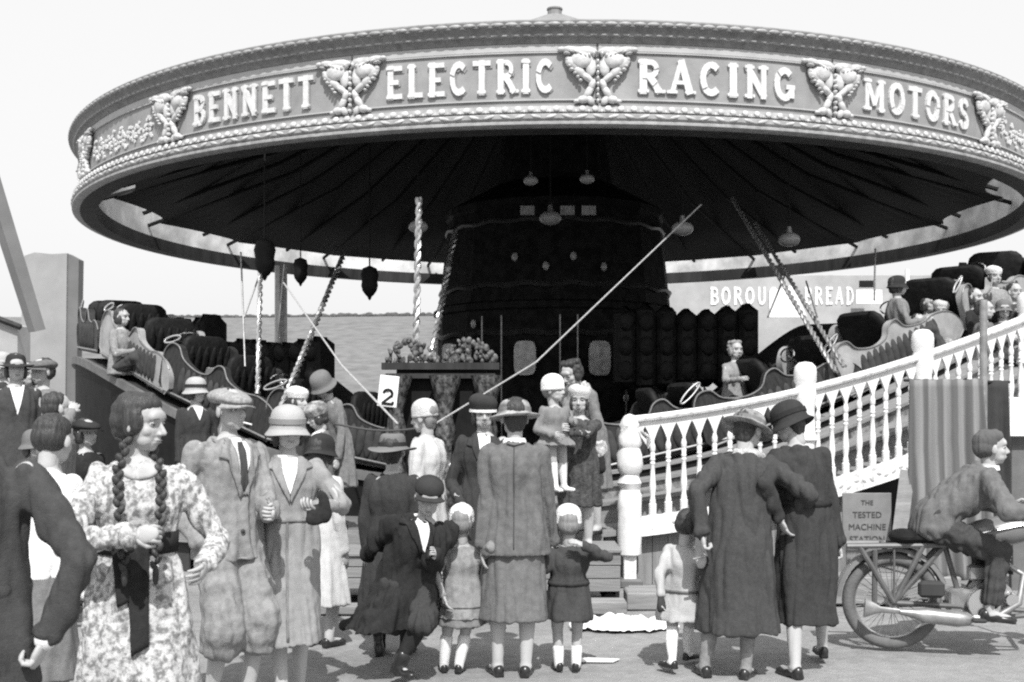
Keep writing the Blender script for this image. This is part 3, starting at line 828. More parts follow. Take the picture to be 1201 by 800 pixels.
for sx in (.07, -.55, .6):
    q = MB(); q.lathe([(.17,-.3),(.17,0),(.10,.05),(.14,.2),(.15,.42),(.09,.55),(.08,.7),(.13,.85),(.1,.98),(.08,1.05),(.13,1.2),(.19,1.36),(.2,1.42)], n=14,
        warp=lambda p, r_, t: p+Vector((math.cos(t), math.sin(t), 0))*.012*math.sin(7*t+p.z*25))
    o = q.build('carved_column', m_dorn, pb, smooth=True); o.location = (sx, -.1, 0)
q = MB()
for k in range(3): q.ell((-.02+k*.085, -.3, .52), (.035,.035,.035), nu=8, nv=6)
q.build('bright_boss', mat('bright_boss', .8, .2, .05, 5, metal=.8), pb, smooth=True)
pb.scale = (.8, 1, 1)
# number board
nb = empty('number_sign', px(455, 459, 10.9), label='tilted white number 2 board above the boarding place', cat='sign')
nb.rotation_euler = (0, R(-0), 0)
q = MB(); q.box((0,0,0), (.185,.02,.30), Matrix.Rotation(R(6),3,'Y'), bev=.004); q.build('board', mat('white_card', .72, .6, .06, 9), nb)
def two_pts():
    return [(-.32,.28)] + curve_pts(0,.24,.32,.26,160,-30,10) + [(-.33,-.42)], [(-.38,-.46),(.4,-.46),(.42,-.3)]
q = MB(); Mt = Matrix.Rotation(R(6),3,'Y'); li = 0
for pts in two_pts():
    for a, b_ in zip(pts[:-1], pts[1:]):
        s_ = stroke_quad(a, b_, .17); li += 1
        if s_: q.prism([(x*.13, y*.14-.055) for x, y in s_], 0, .004+(li%6)*.002, lambda u, v, d: Mt @ Vector((u, -.0105-d, v)))
q.build('numeral', M_black, nb)
q = MB(); q.tube([(.02,.03,-.1),(.02,.03,-.9)], .02, n=6); q.tube([(0.02,.03,-.9),(.02,.03,-1.0)], .03, n=6); q.build('stand', M_dark, nb)
# ------------------------------------------------------------------ boards and boxes along the foot of the ride
def bx(mb, x0, x1, y0, y1, Y, dep, bev=.01, mi=0, rz=0):
    """box whose front face spans these measured extents at distance Y, dep metres deep"""
    a, b = px(x0, y1, Y), px(x1, y0, Y)
    mb.box(((a.x+b.x)/2, Y+dep/2, (a.z+b.z)/2), (b.x-a.x, dep, b.z-a.z), Matrix.Rotation(rz,3,'Z'), mi, bev)
boxes = [(376,470,652,712,9.25,'low wooden step box on the left with a round shadow on its front'),
         (474,568,653,712,9.2,'low wooden step box in the middle with a notch cut in its foot'),
         (572,660,652,712,9.15,'low wooden step box mostly hidden behind the grey skirted woman'),
         (664,727,648,706,9.1,'low wooden step box nearest the carved newel, end roller showing')]
for i, (x0, x1, y0, y1, Y, lab) in enumerate(boxes):
    a, b = px(x0, y1, Y), px(x1, y0, Y)
    e = empty('step_box', ((a.x+b.x)/2, Y, 0), label=lab, cat='step box', group='wooden step boxes at the foot of the ride')
    W = b.x-a.x; H_ = b.z
    q = MB(); n = 3
    for k in range(n):
        zz = .12+(H_-.12)*(k+.5)/n
        q.box((random.uniform(-.004,.004), .0+.003*k, zz), (W, .03, (H_-.12)/n-.006), bev=.004)
    q.build('front_board', M_wood, e)
    q = MB()
    for sx in (-1,1): q.box((sx*(W/2-.02), .28, H_/2+.02), (.035,.5,H_-.06), bev=.004)
    q.box((0,.54,H_/2+.02),(W-.08,.03,H_-.06)); q.build('side_board', M_woodd, e)
    q = MB(); q.box((0,.27,H_+.012), (W+.02,.6,.03), bev=.006); q.build('top_board', M_wood, e)
    q = MB()
    for sx in (-1,1):
        q.tube([(sx*(W/2-.08),.03,.055),(sx*(W/2-.08),.5,.055)], .052, n=12)
    q.build('roller', M_dark, e, smooth=True)
bmz = [(650,735,716,732,8.75,.2,'long low ground beam in front of the step boxes'),(735,812,706,727,8.95,.3,'stout ground timber right of the carved newel'),(738,815,692,708,9.15,.25,'upper timber of the stack under the planked skirting'),(360,560,722,733,8.75,.16,'long low ground beam behind the running boy')]
for x0, x1, y0, y1, Y, dep, lab in bmz:
    q = MB(); bx(q, x0, x1, y0, y1, Y, dep, .012)
    zmin = min(v[2] for v in q.v)
    q.v = [(v[0], v[1], v[2]-zmin-.004 if y0 != 692 else v[2]) for v in q.v]
    a = q.build('timber', mat('ground_timber', .22, .9, .3, 5, bump=.5, bscale=25, stretch=(.3,2,2)))
    tag(a, lab, 'timber', 'timbers packed under the ride')
# platform edge boards on the left of the newel (two pale treads with a dark slot)
for (x0, x1, y0, y1, Y) in ((376,428,634,641,9.9),(376,428,645,652,9.6)):
    pass
# white paper heap on the ground
q = MB(); random.seed(5)
nx_, ny_ = 46, 14
for j in range(ny_):
    for i in range(nx_):
        u, v = i/(nx_-1), j/(ny_-1)
        x = (u-.5)*.78 + .03*noise.noise(Vector((u*5, v*5, 1))); y = (v-.5)*.42*(.5+.5*math.sin(math.pi*u)) + .05*noise.noise(Vector((u*9, 3, 3)))
        z = .015+.085*abs(noise.noise(Vector((u*7, v*5, 7))))*math.sin(math.pi*u)**.6*math.sin(math.pi*v)**.5+.04*math.sin(math.pi*u)*math.sin(math.pi*v)+.02*noise.noise(Vector((u*22, v*14, 0)))
        q.v.append((x, y, max(.004, z)))
for j in range(ny_-1):
    for i in range(nx_-1): q.f.append((j*nx_+i, j*nx_+i+1, (j+1)*nx_+i+1, (j+1)*nx_+i)); q.m.append(0)
o = q.build('crumpled_sheet', mat('white_sheet', .7, .8, .06, 8), smooth=True); p = px(732, 739, 8.2); o.location = (p.x, 8.25, 0)
tag(o, 'crumpled white sheet lying on the ground before the step boxes', 'sheet')
q = MB(); q.v = [(-.12,-.04,.004),(.1,-.05,.004),(.15,.03,.006),(-.05,.05,.01),(-.14,.02,.005)]; q.f = [(0,1,2,3,4)]; q.m = [0]
o = q.build('paper_scrap', mat('white_sheet', .8)); o.location = (px(700,775,7.1).x, 7.15, 0); md = o.modifiers.new('s','SOLIDIFY'); md.thickness = .003
tag(o, 'small flat pale scrap of paper on bare ground in front', 'paper')

# ------------------------------------------------------------------ striped hanging cloth and dark one beside it
def cloth_panel(name, x0, x1, ytop, Y, amp, k, m, lab, zbot=.25, flare=0., th=.012):
    a, b = px(x0, ytop, Y), px(x1, ytop, Y)
    q = MB(); n, r_ = 70, 24
    for j in range(r_):
        v = j/(r_-1); z = a.z*(1-v)+zbot*v
        for i in range(n):
            u = i/(n-1); x = a.x+(b.x-a.x)*u + flare*v*(u-.3)
            y = Y + amp*(.4+.6*v)*math.sin(u*k*2*math.pi+.8*math.sin(v*2.5)) + .03*noise.noise(Vector((u*4, v*3, x0*.01)))*(.3+v) - v*.08
            zz = z - (.012*math.sin(u*k*math.pi)**2 if j == 0 else 0)
            q.v.append((x, y, zz))
    for j in range(r_-1):
        for i in range(n-1): q.f.append((j*n+i, j*n+i+1, (j+1)*n+i+1, (j+1)*n+i)); q.m.append(0)
    o = q.build(name, m, smooth=True); md = o.modifiers.new('s', 'SOLIDIFY'); md.thickness = th
    return tag(o, lab, 'curtain')
def stripe_mat():
    m = bpy.data.materials.new('striped_ticking'); m.use_nodes = True; nt = m.node_tree; N = nt.nodes; L = nt.links
    b = N['Principled BSDF']; b.inputs['Roughness'].default_value = .95; b.inputs['Specular IOR Level'].default_value = .1
    tc = N.new('ShaderNodeTexCoord'); mp = N.new('ShaderNodeMapping'); L.new(tc.outputs['Object'], mp.inputs[0])
    w_ = N.new('ShaderNodeTexWave'); w_.bands_direction = 'X'; w_.inputs['Scale'].default_value = 2.7; w_.inputs['Distortion'].default_value = .6; w_.inputs['Detail'].default_value = 2
    L.new(mp.outputs[0], w_.inputs['Vector'])
    r = N.new('ShaderNodeValToRGB'); e = r.color_ramp.elements; e[0].position = .25; e[0].color = (.11,)*3+(1,); e[1].position = .75; e[1].color = (.22,)*3+(1,)
    L.new(w_.outputs['Fac'], r.inputs[0]); L.new(r.outputs[0], b.inputs['Base Color'])
    n2 = N.new('ShaderNodeTexNoise'); n2.inputs['Scale'].default_value = 160; bp = N.new('ShaderNodeBump'); bp.inputs['Strength'].default_value = .3; bp.inputs['Distance'].default_value = .01
    L.new(tc.outputs['Object'], n2.inputs['Vector']); L.new(n2.outputs['Fac'], bp.inputs['Height']); L.new(bp.outputs[0], b.inputs['Normal'])
    return m
cloth_panel('striped_curtain', 1066, 1152, 444, 9.3, .035, 4.5, stripe_mat(), 'striped cloth curtain hanging in folds before the balustrade', .2, .12)
cloth_panel('dark_curtain', 1150, 1182, 446, 9.6, .03, 1.5, cloth('dark_sacking', .045), 'narrow dark cloth hanging right of the striped curtain', .2)
# the pole carrying them
def pole(x, yt, Y, r_, m, lab, name='pole', zb=0., cat='pole', x2=None):
    q = MB(); a = px(x, yt, Y); xb = px(x2 if x2 else x, yt, Y).x
    q.tube([(a.x, Y, a.z), (xb, Y, zb)], r_, n=10)
    o = q.build(name, m, smooth=True); tag(o, lab, cat); return o
pole(1153, 352, 9.5, .032, M_steel, 'tall grey pole rising above the striped curtain edge')
q = MB(); a, b = px(1062, 446, 9.32), px(1186, 448, 9.6); q.tube([(a.x, 9.36, a.z), (b.x, 9.64, b.z)], .012, n=8)
tag(q.build('curtain_rail', M_dark), 'thin dark rail across the top of the hanging curtains', 'rail')
# white panel far right
q = MB(); bx(q, 1184, 1216, 466, 512, 9.9, .04, .006); tag(q.build('blank_placard', M_white), 'blank white panel at the right edge beyond the dark curtain', 'panel')
q = MB(); bx(q, 1186, 1240, 512, 700, 10.0, .06, .006); tag(q.build('dark_boarding', mat('grey_boarding', .12, .85, .3, 5)), 'dark grey boarding below the white panel at right edge', 'boarding')
# sheet notice under the ramp
def text_mesh(txt, size, m, parent, loc, rot, name='lettering', ext=.002, xs=1.):
    cu = bpy.data.curves.new('t', 'FONT'); cu.body = txt; cu.size = size; cu.extrude = ext; cu.align_x = 'CENTER'; cu.align_y = 'CENTER'
    o = bpy.data.objects.new('t', cu); COL.objects.link(o); bpy.context.view_layer.update()
    dg = bpy.context.evaluated_depsgraph_get(); me = bpy.data.meshes.new_from_object(o.evaluated_get(dg)); bpy.data.objects.remove(o)
    me.materials.clear(); me.materials.append(m)
    o = bpy.data.objects.new(name, me); COL.objects.link(o); o.parent = parent; o.location = loc; o.rotation_euler = rot; o.scale = (xs, 1, 1)
    return o
ns = empty('notice_board', px(1016, 611, 9.35), label='pale notice board leaning under the ramp, lettered TESTED MACHINE', cat='notice board')
q = MB(); q.box((0,0,0), (.40,.02,.46), bev=.004); q.build('board', mat('notice_paper', .18, .8, .15, 8), ns)
for k, (t, s) in enumerate((('THE', .055), ('TESTED', .07), ('MACHINE', .07), ('STATION', .07))):
    text_mesh(t, s, mat('faded_ink', .05, .8), ns, (.0, -.0135, .15-.1*k), (R(90),0,0))
q = MB(); a, b = px(1054, 632, 9.15), px(1064, 552, 9.3)
q.tube([a, b], .06, n=4, flat=.25); tag(q.build('leaning_plank', M_wood), 'broad plank leaning in the dark opening beside the notice board', 'plank')
q = MB(); q.box((px(1035,660,9.4).x, 9.3, .12), (1.1,.3,.22), bev=.01); tag(q.build('timber', mat('ground_timber', .22)), 'squared timber on the ground behind the motorcycle wheel', 'timber', 'timbers packed under the ride')

# ------------------------------------------------------------------ far things
# long lettered wall on the right
wall = empty('lettered_wall', (0,0,0), label='long grey wall lettered BOROUGH BREAD behind the right cars', cat='wall')
YW = 33.
a, b = px(778, 322, YW), px(1330, 400, YW)
q = MB(); q.box(((a.x+b.x)/2, YW+.2, (a.z)/2), (b.x-a.x, .3, a.z), bev=.02); q.build('wall', mat('grey_render', .34, .85, .18, 1.5), wall)
q = MB(); q.box(((a.x+b.x)/2+6.7, YW+.0, a.z+.2), (b.x-a.x-13.4, 1.0, .26)); q.build('roof_edge', mat('dark_roof_edge', .1, .7, .2, 3), wall)
ML2 = mat('signwriting_white', .72, .6, .1, 8)
q = MB(); fn = lambda u, v, d: Vector((u, YW+.05-d, v))
u0 = px(832,0,YW).x; u1 = px(930,0,YW).x; z0 = px(0,357,YW).z; hg = px(0,337,YW).z-z0
letters(q, 'BOROUGH', u0, u1, z0, hg, fn, .02, ornate=False, thick=1.15, serifs=False)
letters(q, 'BREAD', px(943,0,YW).x, px(1004,0,YW).x, z0, hg, fn, .02, ornate=False, thick=1.15, serifs=False)
q.build('lettering', ML2, wall)
q = MB(); bx(q, 905, 938, 338, 372, 31., .1, 0); q.v = [v for v in q.v]
# pointed white awning in front of the letters
pa = [px(902,372,31.), px(902,342,31.), px(930,334,31.), px(946,372,31.)]
q = MB(); q.prism([(p.x, p.z) for p in pa], 0, .15, lambda u, v, d: Vector((u, 31.+d, v)))
tag(q.build('white_awning', mat('white_canvas', .8, .8, .05, 4)), 'pointed white canvas awning hiding the middle letters of the wall', 'awning')
for (x0, x1, y0, y1, lab, m) in ((1004,1034,340,356,'bright white board to the right of the word BREAD', mat('white_canvas', .8)),(1008,1024,329,337,'small dark sign above the bright white board', M_black),(1062,1066,316,380,'pale slim post standing before the far wall', ML2)):
    q = MB(); bx(q, x0, x1, y0, y1, 32.4, .08, 0); tag(q.build('wall_board' if x1-x0 > 6 else 'slim_post', m), lab, 'board' if x1-x0 > 6 else 'post')
# buildings far left
tw = empty('gabled_building', (0,0,0), label='tall pale windowless building with darker end wall at the far left', cat='building')
Yb = 52.
p = [px(28,420,Yb), px(30,297,Yb), px(76,297,Yb), px(83,420,Yb)]
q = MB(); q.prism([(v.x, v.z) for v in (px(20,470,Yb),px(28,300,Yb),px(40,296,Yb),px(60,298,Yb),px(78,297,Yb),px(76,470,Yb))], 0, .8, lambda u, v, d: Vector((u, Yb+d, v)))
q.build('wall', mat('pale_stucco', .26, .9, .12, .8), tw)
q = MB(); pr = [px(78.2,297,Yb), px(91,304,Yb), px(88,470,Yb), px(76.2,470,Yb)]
q.prism([(v.x, v.z) for v in pr], .1, .7, lambda u, v, d: Vector((u, Yb+d, v))); q.build('end_wall', mat('darker_stucco', .13, .9, .15, .8), tw)  # shaded side of the building, its shade put into the wall colour
gb = empty('low_gabled_house', (0,0,0), label='low grey house with dark eaves at the extreme left edge', cat='house')
q = MB(); q.prism([(v.x, v.z) for v in (px(-60,480,45),px(-60,385,45),px(-28,366,45),px(20,382,45),px(20,480,45))], 0, 1.2, lambda u, v, d: Vector((u, 45+d, v)))
q.build('wall', mat('grey_stucco', .3, .9, .15, .8), gb)
q = MB(); 
for (A, B_) in ((px(-66,388,44.8), px(-28,364,44.8)), (px(-28,364,44.8), px(24,384,44.8))):
    q.tube([A, B_], .12, n=4)
q.build('eaves', M_dark, gb)
# slanting grey beam of the next ride
q = MB(); A, B_ = px(-14,205,10.5), px(43,388,10.9)
q.tube([A+(A-B_)*.4, A, B_], [.10,.10,.085], n=4, flat=.55, up=(1,0,0)); tag(q.build('slanting_beam', mat('grey_beam', .17, .7, .15, 3)), 'broad grey beam slanting down at the left edge against the sky', 'beam')
# distant post seen under canopy
for (x0, y0, y1, Y, r_, lab) in ((329,312,420,20,.11,'grey post far behind beneath the left canopy rim'),):
    q = MB(); A, B_ = px(x0, y0, Y), px(x0, y1, Y); q.tube([A, Vector((B_.x, Y, 0))], r_, n=8); tag(q.build('support_post', M_steel), lab, 'post')

# ------------------------------------------------------------------ motorcycle
mc = empty('motorcycle', (0,0,0), label='old motorcycle with rear wheel and fishtail silencer, ridden out at right', cat='motorcycle')
Ym = 7.5; rear = px(1045, 705, Ym); rw = .318; rear.z = rw; ox, oy = rear.x, Ym
mc.location = (ox, oy, 0); mc.rotation_euler = (0,0,R(-7))
def torus(mb, c, Rr, r_, n=48, m=10, mi=0):
    P = [(c[0]+Rr*math.cos(2*math.pi*k/n), c[1], c[2]+Rr*math.sin(2*math.pi*k/n)) for k in range(n+1)]
    mb.tube(P, r_, n=m, mi=mi, up=(0,1,0))
def wheel(cx, nm):
    q = MB(); torus(q, (cx,0,rw), rw-.040, .040); t = q.build('tyre', mat('worn_tyre', .12, .85, .2, 20, bump=.3), mc, smooth=True); 
    q = MB(); torus(q, (cx,0,rw), rw-.075, .013, m=6); q.tube([(cx,-.06,rw),(cx,.06,rw)], .035, n=12); q.build('rim', M_steel, mc, smooth=True)
    q = MB()
    for k in range(36):
        a = 2*math.pi*k/36; s = 1 if k % 2 else -1; b_ = a+.35*(1 if (k//2) % 2 else -1)
        q.tube([(cx+.03*math.cos(b_), s*.045, rw+.03*math.sin(b_)), (cx+(rw-.078)*math.cos(a), 0, rw+(rw-.078)*math.sin(a))], .0022, n=4)
    q.build('spokes', M_steel, mc)
wheel(0, 'rear'); wheel(1.33, 'front')
fg = mat('mudguard_enamel', .16, .3, .15, 6)
def guard(cx, a0, a1):
    q = MB(); n = 20; prof = [(-.055,-.02),(-.045,.005),(0,.018),(.045,.005),(.055,-.02),(.045,0),(0,.012),(-.045,0)]
    V = []
    for i in range(n+1):
        a = R(a0+(a1-a0)*i/n)
        for (y, dr) in prof: V.append((cx+(rw+.035+dr)*math.cos(a), y, rw+(rw+.035+dr)*math.sin(a)))
    m_ = len(prof); Fc = []
    for i in range(n):
        for k in range(m_): Fc.append((i*m_+k, i*m_+(k+1)%m_, (i+1)*m_+(k+1)%m_, (i+1)*m_+k))
    q.add(V, Fc); q.build('mudguard', fg, mc, smooth=True)
guard(0, 20, 175); guard(1.33, 10, 150)
fr = MB(); T = lambda *p, r_=.018: fr.tube(p, r_, n=8)
T((0,-.07,rw),(.42,-.06,.30),(.62,-.05,.22),(.9,-.04,.26)); T((0,.07,rw),(.42,.06,.30),(.9,.04,.26))
T((0,-.07,rw),(.33,-.05,.70)); T((0,.07,rw),(.33,.05,.70)); T((.33,0,.72),(.45,0,.28)); T((.33,0,.72),(1.02,0,.83),r_=.017); T((.9,0,.26),(1.06,0,.80),r_=.017)
T((1.02,-.06,.92),(1.2,-.07,.6),(1.33,-.07,rw)); T((1.02,.06,.92),(1.2,.07,.6),(1.33,.07,rw))
T((-.12,-.06,.30),(-.12,-.08,.66)); T((-.30,-.09,.685),(.33,-.09,.70)); T((-.30,.09,.685),(.33,.09,.70)); T((-.30,-.09,.685),(-.30,.09,.685)); T((0,-.08,rw),(-.22,-.09,.685)); T((0,-.08,rw),(.18,-.09,.69)); T((-.05,-.09,.69),(-.05,.09,.69))
T((0,-.085,rw),(.0,-.085,.68),r_=.008)
fr.build('frame', mat('frame_enamel', .10, .35, .3, 9), mc, smooth=True)
q = MB(); q.rings([(Matrix.Rotation(R(90),3,'Y'), (x_, 0, z_), h_, w_, 0, 0, 0) for x_, z_, h_, w_ in ((.36,.745,.01,.02),(.40,.75,.05,.07),(.55,.77,.085,.11),(.75,.80,.105,.125),(.92,.83,.09,.11),(1.0,.84,.05,.06),(1.02,.84,.01,.02))], n=18)
q.build('fuel_tank', mat('tank_enamel', .16, .22, .1, 7), mc, smooth=True)
q = MB(); q.tube([(.42,-.112,.75),(.6,-.128,.80),(.8,-.134,.845),(.96,-.10,.86)], .006, n=6); q.build('tank_lining', M_chrome, mc)
q = MB(); q.ell((.18,0,.745), (.17,.13,.045)); q.ell((.08,0,.745), (.10,.15,.05)); q.build('saddle', M_plush, mc, smooth=True)
en = MB(); en.lathe([(.13,-.09),(.14,-.07),(.14,.07),(.13,.09)], (.62,0,.34), n=20, M=Matrix.Rotation(R(90),3,'X')); en.box((.45,0,.33), (.2,.14,.16), bev=.02)
for k in range(9): en.lathe([(.075,-.004),(.085,0),(.075,.004)], (.64+.012*k*.4, 0, .47+.022*k), n=16)
en.lathe([(.055,.46),(.055,.68),(.03,.70),(.0,.71)], (.65,0,0), n=14); en.box((.52,-.05,.52), (.1,.08,.1), bev=.015)
en.build('engine', mat('engine_alloy', .28, .4, .35, 12, metal=.5), mc, smooth=True)
q = MB(); q.lathe([(.10,-.02),(.105,0),(.10,.02)], (.55,-.12,.33), n=18, M=Matrix.Rotation(R(90),3,'X')); q.lathe([(.04,-.03),(.05,0),(.04,.03)], (.72,-.12,.36), n=14, M=Matrix.Rotation(R(90),3,'X')); q.build('timing_cover', M_chrome, mc, smooth=True)
q = MB(); q.tube([(.70,-.05,.58),(.80,-.10,.52),(.76,-.14,.34),(.60,-.15,.24),(.45,-.15,.235)], [.02]*5, n=10); q.tube([(.48,-.15,.235),(.44,-.15,.235),(.38,-.15,.235),(.18,-.155,.255),(.10,-.155,.265),(.02,-.155,.275)], [.02,.045,.052,.05,.03,.018], n=12); q.tube([(.02,-.155,.275),(-.10,-.155,.285),(-.20,-.155,.295)], [.016,.02,.065], n=10, flat=.35, up=(0,0,1)); q.build('silencer', mat('bright_exhaust', .3, .4, .35, 9, metal=.6), mc, smooth=True)
q = MB(); q.tube([(1.04,-.02,.93),(.98,-.2,.98),(.84,-.33,.93)], .011, n=8); q.tube([(1.04,.02,.93),(.98,.2,.98),(.84,.33,.93)], .011, n=8); q.build('handlebar', M_chrome, mc, smooth=True)
q = MB(); q.ell((1.14,0,.86), (.07,.09,.09)); q.build('headlight', M_chrome, mc, smooth=True)
q = MB(); q.box((.22,-.14,.42), (.16,.06,.11), bev=.02); q.build('tool_box', M_dark, mc); q = MB(); q.box((.5,-.18,.235), (.09,.1,.025), bev=.01); q.build('footrest', M_dark, mc)
# ------------------------------------------------------------------ people
M_skin = mat('skin', .37, .6, .07, 8, bump=.1, bscale=120, spec=.25)
M_eye = mat('eye_white', .38, .4, .03, 9); M_iris = mat('iris_dark', .02, .3, .1, 9); M_lip = mat('lips', .2, .5, .08, 20)
M_brow = mat('brow_hair', .06, .9, .2, 60)
M_hair = mat('dark_hair', .03, .55, .5, 4, stretch=(22,22,3), bump=.6, bscale=8); M_hairf = mat('fair_hair', .2, .6, .15, 4, stretch=(22,22,3), bump=.5, bscale=8)
M_shoe = mat('black_shoe', .02, .28, .2, 12); M_sock = cloth('pale_stocking', .42, bump=.12, wrinkle=0., noise_amt=.08); M_sockw = cloth('white_sock', .68, wrinkle=.05, noise_amt=.06)
PEOPLE = []
class Person:
    def __init__(s, label, x, Y, H=1.62, dir=180, z0=0., hh_=.225, w=1., sex='f', lean=0, side=0, twist=0, yaw=0, pitch=0, roll=0,
                 feet=None, hands=None, poles=None, vox=.012, hvox=.007, group=None, pel=None, skin=None, legs=True, toe=None, hpose=('relax','relax'), cat='person', armr=1.):
        s.__dict__.update(locals()); s.skin = skin or M_skin
        s.X = (x-600)/F*Y
        s.hf = .515 if H > 1.45 else (.49 if H > 1.2 else .46)
        s.sc = H/1.66
        s.pz = s.hf*H if pel is None else pel
        s.T = H*1. - hh_*1.15 - s.hf*H            # pelvis to shoulder line
        s.U = Matrix.Rotation(R(side),3,'Y') @ Matrix.Rotation(R(-lean),3,'X') @ Matrix.Rotation(R(twist),3,'Z')
        s.wf = w*(s.sc if H > 1.3 else s.sc*1.12)
        s.parts = []
        s.cx, s.cy = 0., 0.
        sh = (.148 if sex == 'f' else .168)*s.wf
        s.sh = {1: s.up(Vector((sh, -.005, s.T*.885))), -1: s.up(Vector((-sh, -.005, s.T*.885)))}
        la = .186*H*1.0; lf = .160*H
        s.la, s.lf = la, lf
        hands = hands or {}
        poles = poles or {}
        s.hand = {}; s.elb = {}
        for k in (1, -1):
            tgt = hands.get(k)
            if tgt is None: tgt = s.sh[k] + Vector((k*.05*s.sc+.0, .05*s.sc, -(la+lf)*.985))
            else: tgt = Vector(tgt)
            pole_ = Vector(poles.get(k, (k*.5, -1, -.3)))
            s.elb[k], s.hand[k] = ik(s.sh[k], tgt, la, lf, pole_)
        s.feet = feet or {1: (.085*s.wf, .0, .075*s.sc), -1: (-.085*s.wf, .0, .075*s.sc)}
        s.hipj = {}; s.kne = {}; s.ank = {}
        lt, ll = (s.hf*H-.075*s.sc)*.52, (s.hf*H-.075*s.sc)*.50
        for k in (1, -1):
            s.hipj[k] = Vector((k*.085*s.wf, 0, s.pz))
            s.kne[k], s.ank[k] = ik(s.hipj[k], Vector(s.feet[k]), lt, ll, Vector((k*.1, 1, .1)))
        s.nb = s.up(Vector((0, -.008, s.T*.99)))
        Hd = Matrix.Rotation(R(-twist*0), 3, 'Z')
        s.HM = s.U_at(1.) @ Matrix.Rotation(R(roll),3,'Y') @ Matrix.Rotation(R(yaw),3,'Z') @ Matrix.Rotation(R(-pitch),3,'X')
        # keep the head upright when the body leans: only half of the lean is passed on
        k_ = .45
        U2 = Matrix.Rotation(R(side*k_),3,'Y') @ Matrix.Rotation(R(-lean*k_),3,'X') @ Matrix.Rotation(R(twist),3,'Z')
        s.HM = U2 @ Matrix.Rotation(R(roll),3,'Y') @ Matrix.Rotation(R(yaw),3,'Z') @ Matrix.Rotation(R(-pitch),3,'X')
        s.hc = s.nb + U2 @ Vector((0, .020*s.sc, hh_*.15)) + s.HM @ Vector((0, .0, hh_*.52))
        s.f = hh_/.23
        # root
        body = s.body()
        s.o = body
        PEOPLE.append(s)
    def U_at(s, t):
        t = max(0, min(1, t/.55)); t = t*t*(3-2*t)
        return Matrix.Rotation(R(s.side*t),3,'Y') @ Matrix.Rotation(R(-s.lean*t),3,'X') @ Matrix.Rotation(R(s.twist*t),3,'Z')
    def up(s, p):    # rest point measured from the pelvis -> posed
        t = p.z/max(s.T, .01)
        return s.U_at(t) @ Vector(p) + Vector((0, 0, s.pz))
    def torso_ring(s, t, rx, ry, fa=0, fk=0, ph=0, dy=0):
        M = s.U_at(t)
        return (M, M @ Vector((0, dy, t*s.T)) + Vector((0,0,s.pz)), rx, ry, fa, fk, ph)
    def hp(s, p): return s.HM @ (Vector(p)*s.f) + s.hc
    def put(s, name, V, Fc, mats, parent=None, smooth=True, mi=None):
        me = bpy.data.meshes.new(name); me.from_pydata([tuple(v) for v in V], [], Fc); me.update()
        for m in mats: me.materials.append(m)
        if mi is not None: me.polygons.foreach_set('material_index', mi)
        if smooth: me.polygons.foreach_set('use_smooth', [True]*len(me.polygons))
        o = bpy.data.objects.new(name, me); COL.objects.link(o)
        if parent is not None: o.parent = parent
        return o
    def body(s):
        w = s.wf; q = MB()
        f_ = s.sex == 'f'
        RT = [(-.12,.10,.08),(0,.155,.105),(.25,.140,.098),(.45,.122,.088) if f_ else (.45,.138,.095),(.68,.148,.110),(.82,.146,.100),(.90,.128,.086),(.96,.090,.068),(1.02,.052,.052)]
        q.rings([s.torso_ring(t, rx*w, ry*w) for t, rx, ry in RT], n=18)
        q.caps([s.up(Vector((0,-.012,s.T*.92))), s.nb+Vector((0,0,.0)), s.hc-(s.HM @ Vector((0,.005,.03)))], [.050*s.f, .046*s.f, .044*s.f])
        if s.legs:
            for k in (1, -1):
                h, kn, an = s.hipj[k], s.kne[k], s.ank[k]
                sl_ = (kn-an); cf = an + sl_*.66 + Vector((0,-.012*s.sc,0))
                q.caps([h, kn], [.078*w, .052*w]); q.caps([kn, cf, an], [.047*w, .047*w, .029*w])
                td = s.toe_dir(k)
                q.caps([an-Vector((0,0,.03*s.sc)), an+td*.12*s.sc-Vector((0,0,.045*s.sc))], [.034*s.sc, .026*s.sc])
        for k in (1, -1):
            q.caps([s.sh[k], s.elb[k], s.hand[k]], [.043*w*s.armr, .036*w*s.armr, .026*w*s.armr])
        V, Fc, _ = remesh(q, s.vox, 2)
        V = list(map(tuple, V)); mi = [0]*len(Fc)
        # head
        q = MB(); f = s.f
        E = lambda c, r_, rot=None: q.ell(s.hp(c), tuple(x*f for x in r_), s.HM if rot is None else s.HM @ rot, nu=18, nv=12)
        child = s.H < 1.25
        E((0,-.014,.034), (.076,.097,.083)); E((0,.016,-.022), (.063,.071,.082)); E((0,.026,-.072), (.045,.053,.038)); E((0,.056,-.093), (.020,.016,.015))
        E((0,.072,.030), (.052,.02,.03)); 
        for k in (1,-1):
            E((k*.036,.050,-.026), (.024,.022,.026)); E((k*.027,.036,-.062), (.030,.034,.034))
            E((k*.077,-.006,-.012), (.010,.021,.031), Matrix.Rotation(R(k*-14),3,'Z'))
        nl = .75 if child else 1.
        q.caps([s.hp((0,.083,.006)), s.hp((0,.092+.013*nl,-.030))], [.0085*f, .0115*f]); E((.010,.092,-.036), (.008,.010,.008)); E((-.010,.092,-.036), (.008,.010,.008))
        E((0,.079,-.060), (.021,.014,.0065)); E((0,.078,-.070), (.018,.013,.007)); E((0,.078,-.048), (.016,.01,.012))
        q.caps([s.hp((0,-.03,-.05)), s.hp((0,-.02,-.13))], [.045*f, .045*f])
        HV, HF, _ = remesh(q, s.hvox*f, 3)
        Mi = s.HM.inverted(); HV2 = []
